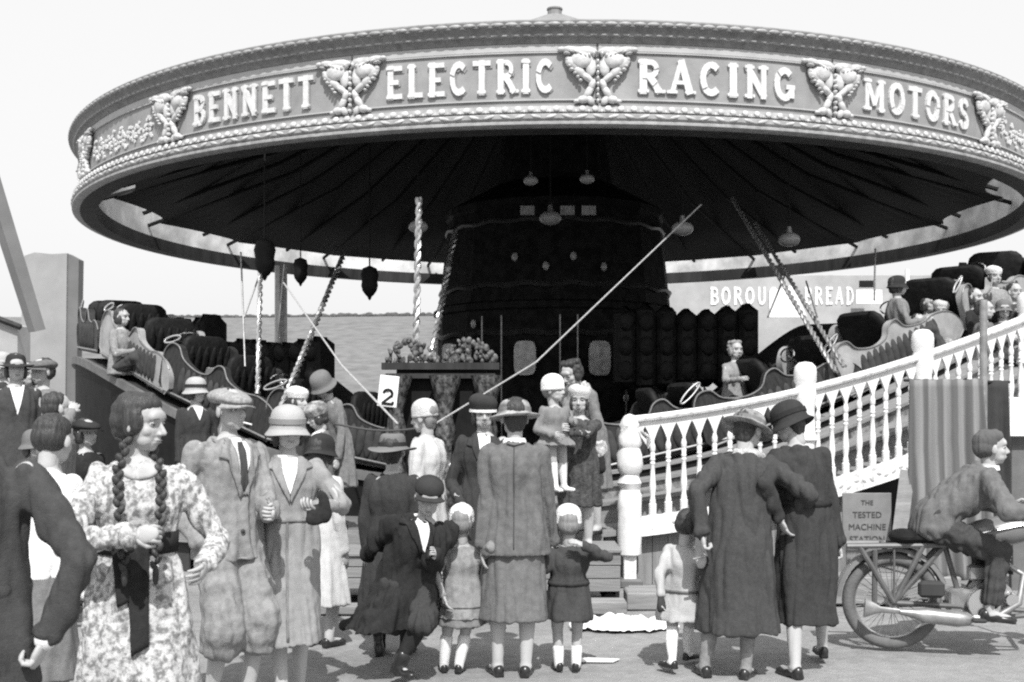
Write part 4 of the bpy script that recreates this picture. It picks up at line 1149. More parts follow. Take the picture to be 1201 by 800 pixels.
        for v in HV:
            p = (Mi @ (Vector(v)-s.hc))/f
            if p.y > .04:
                for k in (1,-1):
                    g = math.exp(-((p.x-k*.031)**2/(.0155**2) + (p.z-.002)**2/(.011**2)))
                    p.y -= .013*g
            HV2.append((s.HM @ (p*f)+s.hc)[:])
        o_ = len(V); V += HV2; Fc = Fc+[tuple(i+o_ for i in fc) for fc in HF]; mi += [0]*len(HF)
        q = MB()
        for k in (1,-1):
            q.ell(s.hp((k*.031,.0650,.001)), (.0118*f,)*3, s.HM, nu=14, nv=10, mi=1)
            q.ell(s.hp((k*.031,.0742,.001)), (.0062*f,.0045*f,.0062*f), s.HM, nu=12, nv=8, mi=2)
            q.ell(s.hp((k*.031,.0730,.0080)), (.0170*f,.0085*f,.0052*f), s.HM @ Matrix.Rotation(R(k*6),3,'Y'), mi=0)
            q.ell(s.hp((k*.031,.0765,.0062)), (.0145*f,.004*f,.0016*f), s.HM @ Matrix.Rotation(R(k*6),3,'Y'), mi=4)
            q.ell(s.hp((k*.033,.0855,.0245)), (.0175*f,.005*f,.0024*f), s.HM @ Matrix.Rotation(R(k*9),3,'Y') @ Matrix.Rotation(R(k*-16),3,'Z'), mi=4)
        q.ell(s.hp((0,.0875,-.0605)), (.019*f,.0068*f,.0036*f), s.HM, mi=3); q.ell(s.hp((0,.0865,-.0685)), (.016*f,.0062*f,.0045*f), s.HM, mi=3)
        s.hands_mesh(q)
        o_ = len(V); V += q.v; Fc += [tuple(i+o_ for i in fc) for fc in q.f]; mi += q.m
        o = s.put('person', V, Fc, [s.skin, M_eye, M_iris, M_lip, M_brow], mi=mi)
        fixn(o.data)
        o.location = (s.X+s.cx, s.Y+s.cy, s.z0); o.rotation_euler = (0, 0, R(-s.dir))
        tag(o, s.label, s.cat, s.group)
        return o
    def toe_dir(s, k):
        if s.toe and k in s.toe: return Vector(s.toe[k]).normalized()
        return Vector((k*.22, 1, 0)).normalized()
    def hands_mesh(s, q):
        for i, k in enumerate((1, -1)):
            pose = s.hpose[0 if k == 1 else 1]
            if pose is None: continue
            d = (s.hand[k]-s.elb[k]).normalized(); wr = s.hand[k]; u = s.f*.95 if s.H > 1.3 else s.f*.75
            # palm faces the body
            side = Vector((-k, .15, 0)); nrm = (side - d*side.dot(d)).normalized(); lat = d.cross(nrm).normalized()
            if lat.y < 0: lat = -lat               # thumb side towards the front
            if pose == 'up': nrm = (Vector((0,-.2,1)) - d*Vector((0,-.2,1)).dot(d)).normalized(); lat = Vector((-k,0,0)); lat = (lat-d*lat.dot(d)-nrm*lat.dot(nrm)).normalized()
            curl = {'relax': 22, 'fist': 78, 'up': 45, 'hold': 60}[pose]
            M = Matrix((lat, d, nrm)).transposed()
            q.ell(wr+d*.045*u, (.040*u, .056*u, .0165*u), M, nu=12, nv=8)
            q.ell(wr+d*.005*u, (.027*u, .035*u, .020*u), M, nu=12, nv=8)
            for j, (lx, ln) in enumerate(((.029,.070),(.010,.079),(-.010,.073),(-.028,.058))):
                p = wr + lat*lx*u + d*.078*u; a = 0; P = [p-d*.02*u, p]; dd = d.copy()
                for seg in (.45,.32,.25):
                    a += R(curl)*(.9 if seg > .4 else .75)
                    dd = (d*math.cos(a)+nrm*math.sin(a)+lat*lx*.6)
                    p = p+dd.normalized()*ln*seg*u; P.append(p)
                q.tube(P, [.0095*u,.0098*u,.0088*u,.0078*u,.0055*u], n=8)
                q.ell(P[-1], (.0055*u,)*3, nu=8, nv=5)
            p = wr+lat*.030*u+d*.022*u
            P = [wr+lat*.012*u+d*.01*u, p, p+(lat*.55+d*.8+nrm*.3).normalized()*.032*u, p+(lat*.5+d*.8+nrm*.3).normalized()*.030*u+(d*.9+nrm*.55).normalized()*.028*u]
            q.tube(P, [.014*u,.013*u,.0105*u,.007*u], n=8); q.ell(P[-1], (.007*u,)*3, nu=8, nv=5)
    # ---- garments
    def garment(s, name, q, m, vox=None, smooth=3, wr=.006, ws=(9,9,3.2), parent=None, wr2=.0, label=None, seed=0.):
        V, Fc, Nn = remesh(q, vox or s.vox, smooth)
        out = []
        off = seed + len(PEOPLE)*3.7
        for v, n in zip(V, Nn):
            a = noise.noise(Vector((v[0]*ws[0]+off, v[1]*ws[1], v[2]*ws[2])))
            b = noise.noise(Vector((v[0]*22+v[2]*8, v[1]*22, v[2]*20+off)))
            fo = noise.noise(Vector((v[0]*17+off, v[1]*17, v[2]*2.6)))
            d = wr*a*1.6 + wr2*b + wr*1.7*(abs(fo)*2-.5)
            out.append((v[0]+n[0]*d, v[1]+n[1]*d, v[2]+n[2]*d))
        o = s.put(name, out, Fc, [m], parent or s.o)
        if label: o['label'] = label
        return o
    def coat(s, m, hem=.40, hr=(.22,.17), ease=.017, waist=None, fold=.05, fk=7, collar=None, sleeves=True, cuff=1., name='coat', sr=1., hemdy=0, hemdx=0, wr=.007, top=1.03, bust=0., wrs=None, thick_sleeve=None, wr2=.003, hips=1.):
        q = MB(); w = s.wf; e = ease; f_ = s.sex == 'f'; ms = 1. if f_ else 1.13
        wx, wy = waist or ((.128,.095) if f_ else (.150,.105))
        L = []
        zb = hem; zt = s.pz
        if zb < zt-.02:
            n = 9
            for i in range(n):
                t = i/n; z = zb+(zt-zb)*t
                rx = hr[0]*(1-t)+(.165*w*hips+e)*t; ry = hr[1]*(1-t)+(.118*w*hips+e)*t
                L.append((Matrix.Identity(3), (hemdx*(1-t), hemdy*(1-t), z), rx, ry, fold*(1-t)**.8, fk, s.x*.1))
        L += [s.torso_ring(t, rx*w+e, ry*w+e) for t, rx, ry in ((0.02,.163*hips,.115*hips),(.2,.150*hips,.108),(.42,wx,wy),(.66,.150,.114+bust),(.78,.148*ms,.104),(.86,.134*ms,.092),(.915,.106*ms,.078),(top-.04,.058,.056))]
        if zb >= zt-.02: pass
        q.rings(L, n=44, power=2.15)
        if sleeves:
            sr *= .9; ts = thick_sleeve or (.050,.043,.036)
            for k in (1,-1):
                a, b, c = s.sh[k], s.elb[k], s.hand[k]
                c2 = b+(c-b)*(.93*cuff)
                q.caps([a-Vector((0,0,.008)), b, c2], [ts[0]*w*sr+e*.4, ts[1]*w*sr+e*.3, ts[2]*w*sr+e*.2])
                q.tube([c2-(c2-b)*.08, c2+(c2-b).normalized()*.012], [ts[2]*w*sr+e*.25+.004]*2, n=14)
        o = s.garment(name, q, m, wr=wr, wr2=wr2)
        s.last = o; s.bvh = None
        return o
    def skirt(s, m, hem, hr, fold=.04, fk=6, top=.42, name='skirt', hemdy=0, hemdx=0, wr=.006, e=.012):
        q = MB(); w = s.wf; L = []; n = 9
        for i in range(n):
            t = i/n; z = hem+(s.pz-hem)*t
            L.append((Matrix.Identity(3), (hemdx*(1-t), hemdy*(1-t), z), hr[0]*(1-t)+(.163*w+e)*t, hr[1]*(1-t)+(.116*w+e)*t, fold*(1-t)**.8, fk, s.x*.07))
        L += [s.torso_ring(t, rx*w+e, ry*w+e) for t, rx, ry in ((0.02,.163,.115),(.2,.150,.108),(top,.128,.095))]
        q.rings(L, n=44, power=2.2)
        return s.garment(name, q, m, wr=wr)
    def trousers(s, m, end=.95, r_=(.098,.080,.062), name='trousers', blouse=0., wr=.012):
        q = MB(); w = s.wf
        q.rings([s.torso_ring(t, rx*w+.012, ry*w+.012) for t, rx, ry in ((-.1,.14,.10),(0.02,.163,.118),(.2,.150,.108),(.42,.14,.10))], n=24)
        for k in (1,-1):
            h, kn, an = s.hipj[k], s.kne[k], s.ank[k]
            if end <= .5:      # to above the knee
                e_ = h+(kn-h)*(end*2); q.caps([h, e_], [r_[0]*w, r_[1]*w])
            else:
                e_ = kn+(an-kn)*((end-.5)*2)
                q.caps([h, kn], [r_[0]*w, r_[1]*w]); 
                q.tube([kn-(kn-h)*.05, kn, kn+(e_-kn)*.8, e_, e_+(e_-kn).normalized()*.02], [r_[1]*w, r_[1]*w*(1+blouse*.5), r_[2]*w*(1+blouse), r_[2]*w*(1+blouse*.7), r_[2]*w*.8], n=16)
        return s.garment(name, q, m, wr=wr, ws=(5,5,14), wr2=.004)
    def stockings(s, m, name='stocking', z=.98, z0=0.):
        for k in (1,-1):
            q = MB(); kn, an = s.kne[k], s.ank[k]; w = s.wf; e = .0045
            a = an+(kn-an)*z; cf = an+(kn-an)*.64+Vector((0,-.012*s.sc,0))
            if z > .8: q.caps([a, cf, an], [.047*w+e, .048*w+e, .031*w+e])
            else: q.caps([an+(kn-an)*z, an], [(.035+.018*z)*w+e*1.6, .036*w+e])
            q.caps([an-Vector((0,0,.01)), an+s.toe_dir(k)*.05*s.sc-Vector((0,0,.035*s.sc))], [.036*w+e, .03*w])
            s.garment(name, q, m, vox=.010, smooth=2, wr=.002)
    def shoes(s, m=None, name='shoe', strap=False, boot=0.):
        for k in (1,-1):
            q = MB(); an = s.ank[k]; d = s.toe_dir(k); u = s.sc*(1. if s.H > 1.3 else 1.15)
            lat = d.cross(Vector((0,0,1))).normalized(); M = Matrix((lat, d, lat.cross(d))).transposed()
            b = an-Vector((0,0,.045*s.sc))
            q.ell(b+d*.105*u-Vector((0,0,.006)), (.040*u,.075*u,.027*u), M); q.ell(b+d*.03*u, (.036*u,.075*u,.034*u), M); q.ell(b-d*.025*u+Vector((0,0,.008)), (.034*u,.036*u,.040*u), M)
            q.box(b+d*.10*u-Vector((0,0,.024*u)), (.070*u,.13*u,.012*u), M, bev=.004); q.box(b-d*.03*u-Vector((0,0,.018*u)), (.055*u,.055*u,.026*u), M, bev=.004)
            if boot: q.caps([b, an+(s.kne[k]-an)*boot], [.045*u, .055*u])
            s.garment(name, q, m or M_shoe, vox=.008, smooth=1, wr=.0)
    def hair(s, m=None, style='bob', name='hair'):
        q = MB(); f = s.f
        E = lambda c, r_, rot=None: q.ell(s.hp(c), tuple(x*f for x in r_), s.HM if rot is None else s.HM @ rot, nu=18, nv=12)
        E((0,-.030,.044), (.082,.096,.081))
        if style in ('bob','short','parted'):
            E((0,-.045,.005), (.082,.080,.080))
        if style in ('short','bob') and s.label.find('rider') >= 0: E((0,-.012,.062), (.078,.092,.058), Matrix.Rotation(R(15),3,'X'))
        if style == 'bob':
            for k in (1,-1): E((k*.068,.0,-.035), (.022,.045,.06)); 
            E((0,-.055,-.045), (.075,.055,.055))
        if style == 'parted':
            E((0,-.014,.062), (.079,.092,.060), Matrix.Rotation(R(15),3,'X'))
            for k in (1,-1): E((k*.066,-.002,.008), (.022,.052,.062), Matrix.Rotation(R(8),3,'X'))
            E((0,-.06,-.035), (.07,.05,.05))
        if style == 'parted':
            for i in range(16):
                a = -1.2+i*.16
                p0 = s.hp((.012,.045-.01*i*.3,.121-.0006*i*i)); q.caps([p0, s.hp((.078*(1 if i%2 else -1),.035-.006*i,.045-.003*i))], [.006*f,.005*f], n=6)
        if style == 'wild':
            for i in range(26):
                a = i*2.4; E((.07*math.cos(a), -.03+.06*math.sin(a), .05+.05*math.sin(i*1.3)), (.03,.03,.03))
            E((0,-.045,.0), (.085,.08,.085))
            for k in (1,-1): E((k*.074,.0,-.03), (.022,.04,.05))
        if style == 'nape': E((0,-.052,-.02), (.072,.048,.06)); E((0,-.05,-.055), (.058,.036,.045))
        return s.garment(name, q, m or M_hair, vox=.006, smooth=2, wr=.003, ws=(60,60,6))
    def hat(s, kind, m, band=None, tilt=0, yaw=0, name='hat', scale=1., up=0., back=0., dome=False):
        f = s.f*scale*.955; q = MB()
        M = s.HM @ Matrix.Rotation(R(yaw),3,'Z') @ Matrix.Rotation(R(tilt),3,'X'); c = s.HM @ (Vector((0,-.012-back,.030+up))*s.f)+s.hc
        g_ = lambda prof, sx=1., sy=1.12, warp=None, n=28, qq=None: (qq or q).lathe([(a*f, b*f) for a, b in prof], c, n=n, M=M, sx=sx, sy=sy, warp=warp)
        if kind == 'cloche':
            def wp(p, r_, t):
                k = max(0, (r_/f-.092))/.04
                return p+Vector((0,0,-.016*f*k*(.6+.6*math.cos(2*t))))
            g_([(.074,-.035),(.088,-.038),(.118,-.052),(.121,-.048),(.120,-.044),(.093,-.024),(.094,-.005),(.093,.03),(.086,.062),(.066,.088),(.036,.1),(0,.104)], warp=wp)
        elif kind == 'cap':
            def wp(p, r_, t):
                fr_ = max(0, math.sin(t)); return p+Vector((.0, (.014*f*fr_ if not dome else 0), (-.020*f*fr_*(1 if p.z > .02*f else .2)) if not dome else 0))
            g_([(.07,-.002),(.090,-.004),(.101,.008),(.112,.026),(.113,.038),(.102,.058),(.072,.076),(.03,.086),(0,.087)] if not dome else [(.07,.0),(.091,-.002),(.095,.02),(.090,.055),(.070,.082),(.035,.096),(.01,.1),(.006,.108),(0,.109)], sy=1.22 if not dome else 1.12, warp=wp)
            # peak
            pk = MB(); P = []
            for j in range(2):
                for i in range(13):
                    t = math.pi*(i/12); rr = 1+.0*j
                    P.append((t, j))
            V = []; dz = (.004, -.004)
            for zz in (.0035, -.0035):
                for rr in ((.088, .118, .150) if not dome else (.086, .108, .130)):
                    for i in range(13):
                        t = math.pi*((.12+.76*i/12) if not dome else (.2+.6*i/12))
                        V.append(M @ (Vector((rr*(.92 if rr > .1 else 1)*math.cos(t)*.98, rr*1.1*math.sin(t), (.004 if not dome else -.002)-.10*(rr-.088)*math.sin(t)*4*(.35)+zz - (rr-.088)*.35*abs(math.cos(t))))*f) + c)
            Fc = []
            for l in range(2):
                for a in range(2):
                    for i in range(12):
                        b0_ = l*39+a*13+i; Fc.append((b0_, b0_+1, b0_+14, b0_+13) if l == 0 else (b0_+13, b0_+14, b0_+1, b0_))
            for a in range(2):
                for i_ in (0, 12):
                    b0_ = a*13+i_; Fc.append((b0_, b0_+13, b0_+52, b0_+39))
            for i in range(12): Fc.append((i, i+1, i+40, i+39)); Fc.append((26+i, 26+i+1, 26+i+40, 26+i+39))
            pk.add(V, Fc)
        elif kind == 'beret':
            g_([(.07,-.012),(.089,-.012),(.092,.012),(.104,.04),(.104,.066),(.085,.094),(.05,.108),(0,.112)], warp=lambda p, r_, t: p+Vector((0,0,.010*f*math.cos(t))))
        elif kind == 'knit':
            g_([(.07,-.028),(.094,-.030),(.098,-.012),(.094,-.002),(.096,.03),(.090,.07),(.068,.10),(.035,.118),(0,.122)])
        elif kind == 'brim':
            def wp(p, r_, t):
                k = max(0, (r_/f-.1))/.06
                return p+Vector((0,0,f*.012*k*math.cos(2*t+.4)))
            g_([(.07,-.012),(.088,-.014),(.13,-.026),(.168,-.026),(.170,-.021),(.168,-.017),(.13,-.017),(.094,-.004),(.092,.03),(.088,.07),(.070,.092),(.04,.088),(0,.084)], sy=1.1, warp=wp)
        elif kind == 'straw':
            def wp(p, r_, t):
                k = max(0, (r_/f-.095))/.05
                return p+Vector((0,0,-.012*f*k*math.sin(t)))
            g_([(.07,-.018),(.09,-.022),(.125,-.036),(.152,-.034),(.155,-.028),(.150,-.022),(.125,-.020),(.097,.0),(.096,.03),(.085,.062),(.06,.08),(0,.088)], sy=1.1, warp=wp)
        o = q.build(name, m, s.o, smooth=True)
        md = o.modifiers.new('s', 'SUBSURF'); md.levels = 1; md.render_levels = 1
        if kind == 'cap': pk.build('peak', m, o, smooth=True)
        if band:
            b_ = MB(); g_([(.092,.004 if kind != 'beret' else -.014),(.0985,.003 if kind != 'beret' else -.015),(.0975,.030 if kind != 'beret' else .004),(.090,.031 if kind != 'beret' else .004)], qq=b_)
            b_.build('hat_band', band, o, smooth=True)
        return o
    # patch laid on the surface of a garment: polygon in (x, z) of the person's own frame
    def decal(s, on, poly, m, name='lapel', side=1, off=.004, thick=.006, n=10, parent=None, axis='y'):
        import bmesh
        if getattr(s, '_bv', None) is None or s._bv[0] != on.name:
            me = on.data; s._bv = (on.name, BVHTree.FromPolygons([v.co for v in me.vertices], [tuple(p.vertices) for p in me.polygons]))
        bv = s._bv[1]
        bm = bmesh.new(); vs = [bm.verts.new((x, 0, z)) for x, z in poly]; bm.faces.new(vs)
        bmesh.ops.triangulate(bm, faces=bm.faces); 
        for _ in range(4):
            long = [e for e in bm.edges if e.calc_length() > .018]
            if not long: break
            bmesh.ops.subdivide_edges(bm, edges=long, cuts=1, use_grid_fill=False)
            bmesh.ops.triangulate(bm, faces=bm.faces)
        bad = []; z_ = {}
        for v in bm.verts:
            o_ = Vector((v.co.x, side*1.0, v.co.z)); hit = bv.ray_cast(o_, Vector((0, -side, 0)))
            if hit[0] is None: bad.append(v); continue
            v.co = hit[0]+Vector((0, side*off, 0))
        if bad: bmesh.ops.delete(bm, geom=bad, context='VERTS')
        lg = [f_ for f_ in bm.faces if max(e.calc_length() for e in f_.edges) > .055]
        if lg: bmesh.ops.delete(bm, geom=lg, context='FACES')
        if len(bm.faces) == 0: bm.free(); return None
        me = bpy.data.meshes.new(name); bm.normal_update(); bm.to_mesh(me); bm.free()
        o = link(name, me, parent or on, True); me.materials.append(m)
        md = o.modifiers.new('s', 'SOLIDIFY'); md.thickness = thick; md.offset = 0
        return o
    def ring_band(s, on, z0, z1, m, name='belt', off=.004, n=40, c=(0,0)):
        me = on.data; bv = BVHTree.FromPolygons([v.co for v in me.vertices], [tuple(p.vertices) for p in me.polygons])
        q = MB(); V = []
        xs_ = sorted(v.co.x for v in me.vertices if abs(v.co.z-(z0+z1)/2) < .03)
        for z in (z0, z1):
            for k in range(n):
                t = 2*math.pi*k/n; d = Vector((math.cos(t), math.sin(t), 0)); o_ = Vector((c[0], c[1], z))
                hit = bv.ray_cast(o_+d*.0, d, .3)
                r_ = (hit[0]-o_).length if hit[0] is not None else .15
                V.append(o_+d*(min(r_, .24)+off))
        q.add(V, [(k, (k+1)%n, n+(k+1)%n, n+k) for k in range(n)])
        o = q.build(name, m, on, smooth=True); md = o.modifiers.new('s', 'SOLIDIFY'); md.thickness = .006; md.offset = 0
        return o
    def add(s, name, q, m, parent=None, smooth=True): return q.build(name, m, parent or s.o, smooth=smooth)

def ik(a, t, l1, l2, pole):
    d = t-a; L_ = d.length
    mx = (l1+l2)*.999
    if L_ > mx: t = a+d*(mx/L_); d = t-a; L_ = mx
    if L_ < abs(l1-l2)+.02: L_ = abs(l1-l2)+.02; t = a+d.normalized()*L_; d = t-a
    x = (l1*l1-l2*l2+L_*L_)/(2*L_); h_ = math.sqrt(max(0, l1*l1-x*x))
    u = d.normalized(); p = (pole-u*pole.dot(u)); p = p.normalized() if p.length > 1e-5 else Vector((0,1,0))
    return a+u*x+p*h_, t
# ------------------------------------------------------------------ cast
def loc_of(x, Y, dirn, z0, tx, ty, tY):     # measured point (tx,ty) at distance tY in the frame of a person standing at x, Y
    w_ = px(tx, ty, tY) - Vector(((x-600)/F*Y, Y, z0))
    return Matrix.Rotation(R(dirn), 3, 'Z') @ w_
def mk(label, x, Y, hx=None, fx=None, **k):
    d = k.get('dir', 180); z0 = k.get('z0', 0)
    if hx: k['hands'] = {i: loc_of(x, Y, d, z0, *v) for i, v in hx.items()}
    if fx:
        k['feet'] = {}
        for i, v in fx.items():
            an = loc_of(x, Y, d, z0, v[0], v[1], v[2]); k['feet'][i] = an
    return Person(label, x, Y, **k)
def vee(P, on, m, zt, zb, w, cx=0., name='shirt_front', off=.004, side=1):
    return P.decal(on, [(cx-w, zt), (cx+w, zt), (cx+w*.55, (zt+zb)/2), (cx, zb), (cx-w*.55, (zt+zb)/2)], m, name, side, off)
def lapels(P, on, m, zt, zb, w, cx=0., lw=.055, off=.009):
    h_ = zt-zb
    for k in (1,-1):
        P.decal(on, [(cx+k*w*.75, zt+.01), (cx+k*(w+lw*.6), zt-.01), (cx+k*(w+lw*1.15), zt-h_*.32), (cx+k*(w*.62+lw*.9), zt-h_*.36), (cx+k*(w*.5+lw*.85), zt-h_*.5), (cx+k*.004, zb-.02), (cx+k*.0, zb+.005), (cx+k*w*.55, (zt+zb)/2)], m, 'lapel', 1, off, .008)
def buttons(P, on, m, pts, r=.011, side=1):
    q = MB()
    for i, (x, z) in enumerate(pts):
        P.decal(on, [(x+r*math.cos(a*math.pi/4), z+r*math.sin(a*math.pi/4)) for a in range(8)], m, 'button', side, .01, .006)
C_gry = cloth('light_grey_tweed', .23, nscale=30, noise_amt=.22); C_gry2 = cloth('grey_wool', .175, nscale=24, noise_amt=.2)
C_coat = cloth('fawn_coat', .24, nscale=20, noise_amt=.15); C_blk = cloth('black_wool', .026, nscale=50, noise_amt=.2); C_drk = cloth('dark_overcoat', .042, nscale=60, noise_amt=.16)
C_drk2 = cloth('charcoal_coat', .055, nscale=60, noise_amt=.15); C_wht = cloth('white_linen', .75, noise_amt=.05); C_cream = cloth('cream_coat', .5, noise_amt=.1)
C_suit = cloth('mid_grey_suit', .125, nscale=26, noise_amt=.2); C_suit2 = cloth('mid_grey_skirt', .14, nscale=26, noise_amt=.2); C_tie = cloth('dark_tie', .06)
C_felt = cloth('pale_felt', .36, noise_amt=.1); C_feltd = cloth('dark_felt', .035, noise_amt=.3); C_feltg = cloth('grey_felt', .15, noise_amt=.2); C_knitw = cloth('white_knit', .72, noise_amt=.06, bump=.9, bscale=90)
C_knitg = cloth('pale_knit', .48, noise_amt=.12, bump=.9, bscale=90); C_child = cloth('child_grey_coat', .19, noise_amt=.2); C_fur = cloth('fur', .42, noise_amt=.4, nscale=50, bump=1., bscale=120)
C_hair2 = cloth('tweed_cap', .26, nscale=60, noise_amt=.35); C_straw = mat('mottled_straw', .1, .7, v2=.36, nscale=14, contrast=(.4,.62), bump=.5, bscale=60)
C_floral = mat('floral_print', .17, .9, v2=.52, nscale=42, contrast=(.40,.58), wrinkle=.14, bump=.25, bscale=200, spec=.1)

# girl with plaits
P = mk('girl with two long dark plaits in a pale floral dress, left foreground', 162, 4.4, H=1.64, dir=160, hh_=.222, w=1.0, yaw=56, pitch=6, twist=0, vox=.008, hvox=.0042,
       hx={1: (158,628,4.12), -1: (240,664,4.25)}, poles={1: (1,-.4,-.25), -1: (-.6,-1,-.2)}, hpose=('fist','relax'), fx={1: (135,1008,4.3), -1: (215,1008,4.5)})
d = P.coat(C_floral, hem=.22, hr=(.27,.22), ease=.02, name='dress', fold=.07, fk=7, wr=.010, sr=1.15, top=1.0, wr2=.005)
P.decal(d, [(.085*math.cos(a*math.pi/8), 1.375+.062*math.sin(a*math.pi/8)) for a in range(16)], M_skin, 'neckline', 1, .003, .004)
P.ring_band(d, 1.03, 1.11, C_blk, 'sash')
for (dx, z1) in ((.0,.66),(.05,.84)):
    P.decal(d, [(dx-.035,1.08),(dx+.05,1.08),(dx+.03,z1),(dx-.03,z1+.03)], C_blk, 'sash_tail', 1, .01, .01)
P.hair(M_hair, 'parted')
for k in (1,-1):        # plaits
    q = MB(); a = P.hp((k*.074, -.01, -.07)); pts = [a, P.up(Vector((k*.078, .090, P.T*.93))), P.up(Vector((k*.076, .155, P.T*.74))), P.up(Vector((k*.068, .175, P.T*.5))), P.up(Vector((k*.055, .178, P.T*.28)))]
    n = 22
    for i in range(n):
        t = i/(n-1)*(len(pts)-1); j = min(int(t), len(pts)-2); p = pts[j].lerp(pts[j+1], t-j); s_ = 1 if i % 2 else -1
        q.ell(p+Vector((s_*.007, 0, 0)), (.015*(1-.25*i/n), .014, .021), Matrix.Rotation(R(s_*28),3,'Y'), nu=10, nv=7)
    q.ell(pts[-1]-Vector((0,0,.035)), (.012,.012,.04))
    P.add('plait', q, M_hair)

# man in flat cap
P = mk('man in light suit, plus fours and flat cap with a cigarette', 268, 6.0, H=1.69, dir=133, sex='m', w=1.0, yaw=8, pitch=0, vox=.009, hvox=.0048,
       hx={1: (236,640,5.85), -1: (318,600,5.75)}, poles={1: (.6,-1,.1), -1: (-.6,-.8,-.5)}, hpose=('fist','fist'), fx={1: (248,812,5.95), -1: (290,808,6.02)})
P.trousers(C_gry, end=.70, r_=(.112,.110,.092), name='plus_fours', blouse=.12, wr=.007)
c_ = P.coat(C_gry, hem=.80, hr=(.205,.155), ease=.026, name='jacket', waist=(.155,.112), fold=.03, wr=.011, sr=1.18, wr2=.004)
vee(P, c_, C_wht, 1.43, 1.13, .062); P.decal(c_, [(-.014,1.41),(.016,1.41),(.028,1.2),(.0,1.15),(-.026,1.2)], C_tie, 'tie', 1, .012)
P.decal(c_, [(-.035,1.24),(.035,1.24),(.0,1.10)], C_gry2, 'waistcoat', 1, .009)
lapels(P, c_, C_gry, 1.44, 1.10, .062)
buttons(P, c_, C_tie, [(.012,1.04),(.014,.95)])
P.stockings(M_sock); P.shoes(); P.hair(M_hair, 'nape'); P.hat('cap', C_hair2, tilt=-4, scale=1.0, up=.006)
q = MB(); a = P.hp((-.008,.09,-.066)); q.tube([a, a+P.HM @ Vector((-.012,.055,-.012))], .0045, n=8); P.add('cigarette', q, C_wht)

# woman in pale cloche
P = mk('woman in fawn coat and pale cloche hat carrying dark gloves', 337, 6.2, H=1.585, dir=163, yaw=6, pitch=2, vox=.009, hvox=.005,
       hx={-1: (372,596,5.9), 1: (305,600,6.0)}, poles={-1: (-1,-.5,-.4), 1: (1,-.4,-.4)}, hpose=('hold','up'), fx={1: (330,811,6.12), -1: (350,806,6.3)})
c_ = P.coat(C_coat, hem=.33, hemdy=.05, hr=(.185,.20), ease=.022, fold=.05, fk=5, wr=.009, sr=1.1)
vee(P, c_, C_wht, 1.345, 1.12, .062); lapels(P, c_, C_coat, 1.345, 1.10, .062)
P.ring_band(c_, .975, .99, C_gry2, 'belt'); P.decal(c_, [(.01,1.0),(.02,1.0),(.03,.36),(.018,.36)], C_gry2, 'coat_edge', 1, .004)
P.stockings(M_sock); P.shoes(); P.hair(M_hair, 'bob'); P.hat('cloche', C_felt, band=cloth('grosgrain', .22), scale=1.1, tilt=-2)
q = MB(); h = P.hand[-1]+Vector((0,.05,-.02))
q.ell(h, (.075,.04,.05)); q.ell(h+Vector((-.02,.02,.06)), (.03,.02,.07), Matrix.Rotation(R(20),3,'Y')); q.ell(h+Vector((.03,.02,-.03)), (.05,.02,.035)); P.garment('gloves', q, C_blk, vox=.008, wr=.006)

# girl in long cream coat
P = mk('girl in long cream coat and dark cloche, walking away behind the couple', 375, 7.6, H=1.40, dir=25, hh_=.215, w=.98, vox=.012, yaw=10, pitch=8)
P.coat(C_cream, hem=.28, hr=(.21,.17), fold=.06, fk=5, sr=1.2); P.stockings(M_sock, z=.7); P.shoes(); P.hair(M_hair, 'bob'); P.hat('cloche', C_feltd, scale=1.08)

# woman on the deck left
P = mk('woman in dark jacket, white collar and light cloche on the ride deck', 230, 10.9, H=1.42, z0=.45, dir=150, yaw=30, w=1.05, vox=.014)
c_ = P.coat(C_drk, hem=.4, hr=(.2,.16)); vee(P, c_, C_wht, 1.19, 1.02, .06); P.hair(M_hair, 'bob'); P.hat('cloche', C_felt, band=C_feltd, scale=1.1); P.shoes()
P = mk('child in white beret behind the flat capped man', 349, 10.4, H=1.31, z0=.45, dir=140, yaw=20, hh_=.21, vox=.014)
P.coat(C_drk, hem=.4, hr=(.19,.16)); P.hair(M_hair, 'bob'); P.hat('beret', C_knitw, scale=1.08); P.shoes()
P = mk('woman in grey felt cloche bending her head, seated behind the boundary rope', 396, 10.7, H=1.50, z0=.45, dir=225, yaw=10, pitch=28, lean=14, vox=.014, hpose=('fist','fist'))
P.coat(C_gry2, hem=.4, hr=(.2,.17)); P.hair(M_hair, 'bob'); P.hat('cloche', C_feltg, scale=1.12); P.shoes()
P = mk('small child in mottled grey hat and white collar by the boundary rope', 376, 10.35, H=1.17, z0=.45, dir=250, pitch=20, hh_=.205, vox=.014)
P.coat(C_suit, hem=.4, hr=(.18,.15)); P.decal(P.last, [(-.08,.96),(.08,.96),(.06,.88),(-.06,.88)], C_wht, 'collar', 1); P.hair(M_hair, 'bob'); P.hat('beret', C_straw, scale=1.15); P.shoes()
# pale capped woman
P = mk('person in pale knitted cap and pale coat seen in profile below the twisted rods', 500, 8.5, H=1.63, dir=292, w=1.05, yaw=0, pitch=6, vox=.012, hvox=.006)
P.coat(C_cream, hem=.35, hr=(.22,.17), sr=1.15); P.decal(P.last, [(-.09,1.40),(.09,1.40),(.07,1.32),(-.07,1.32)], C_fur, 'collar', 1); P.hair(M_hairf, 'nape'); P.hat('knit', C_knitg, scale=1.04); P.stockings(M_sock); P.shoes()
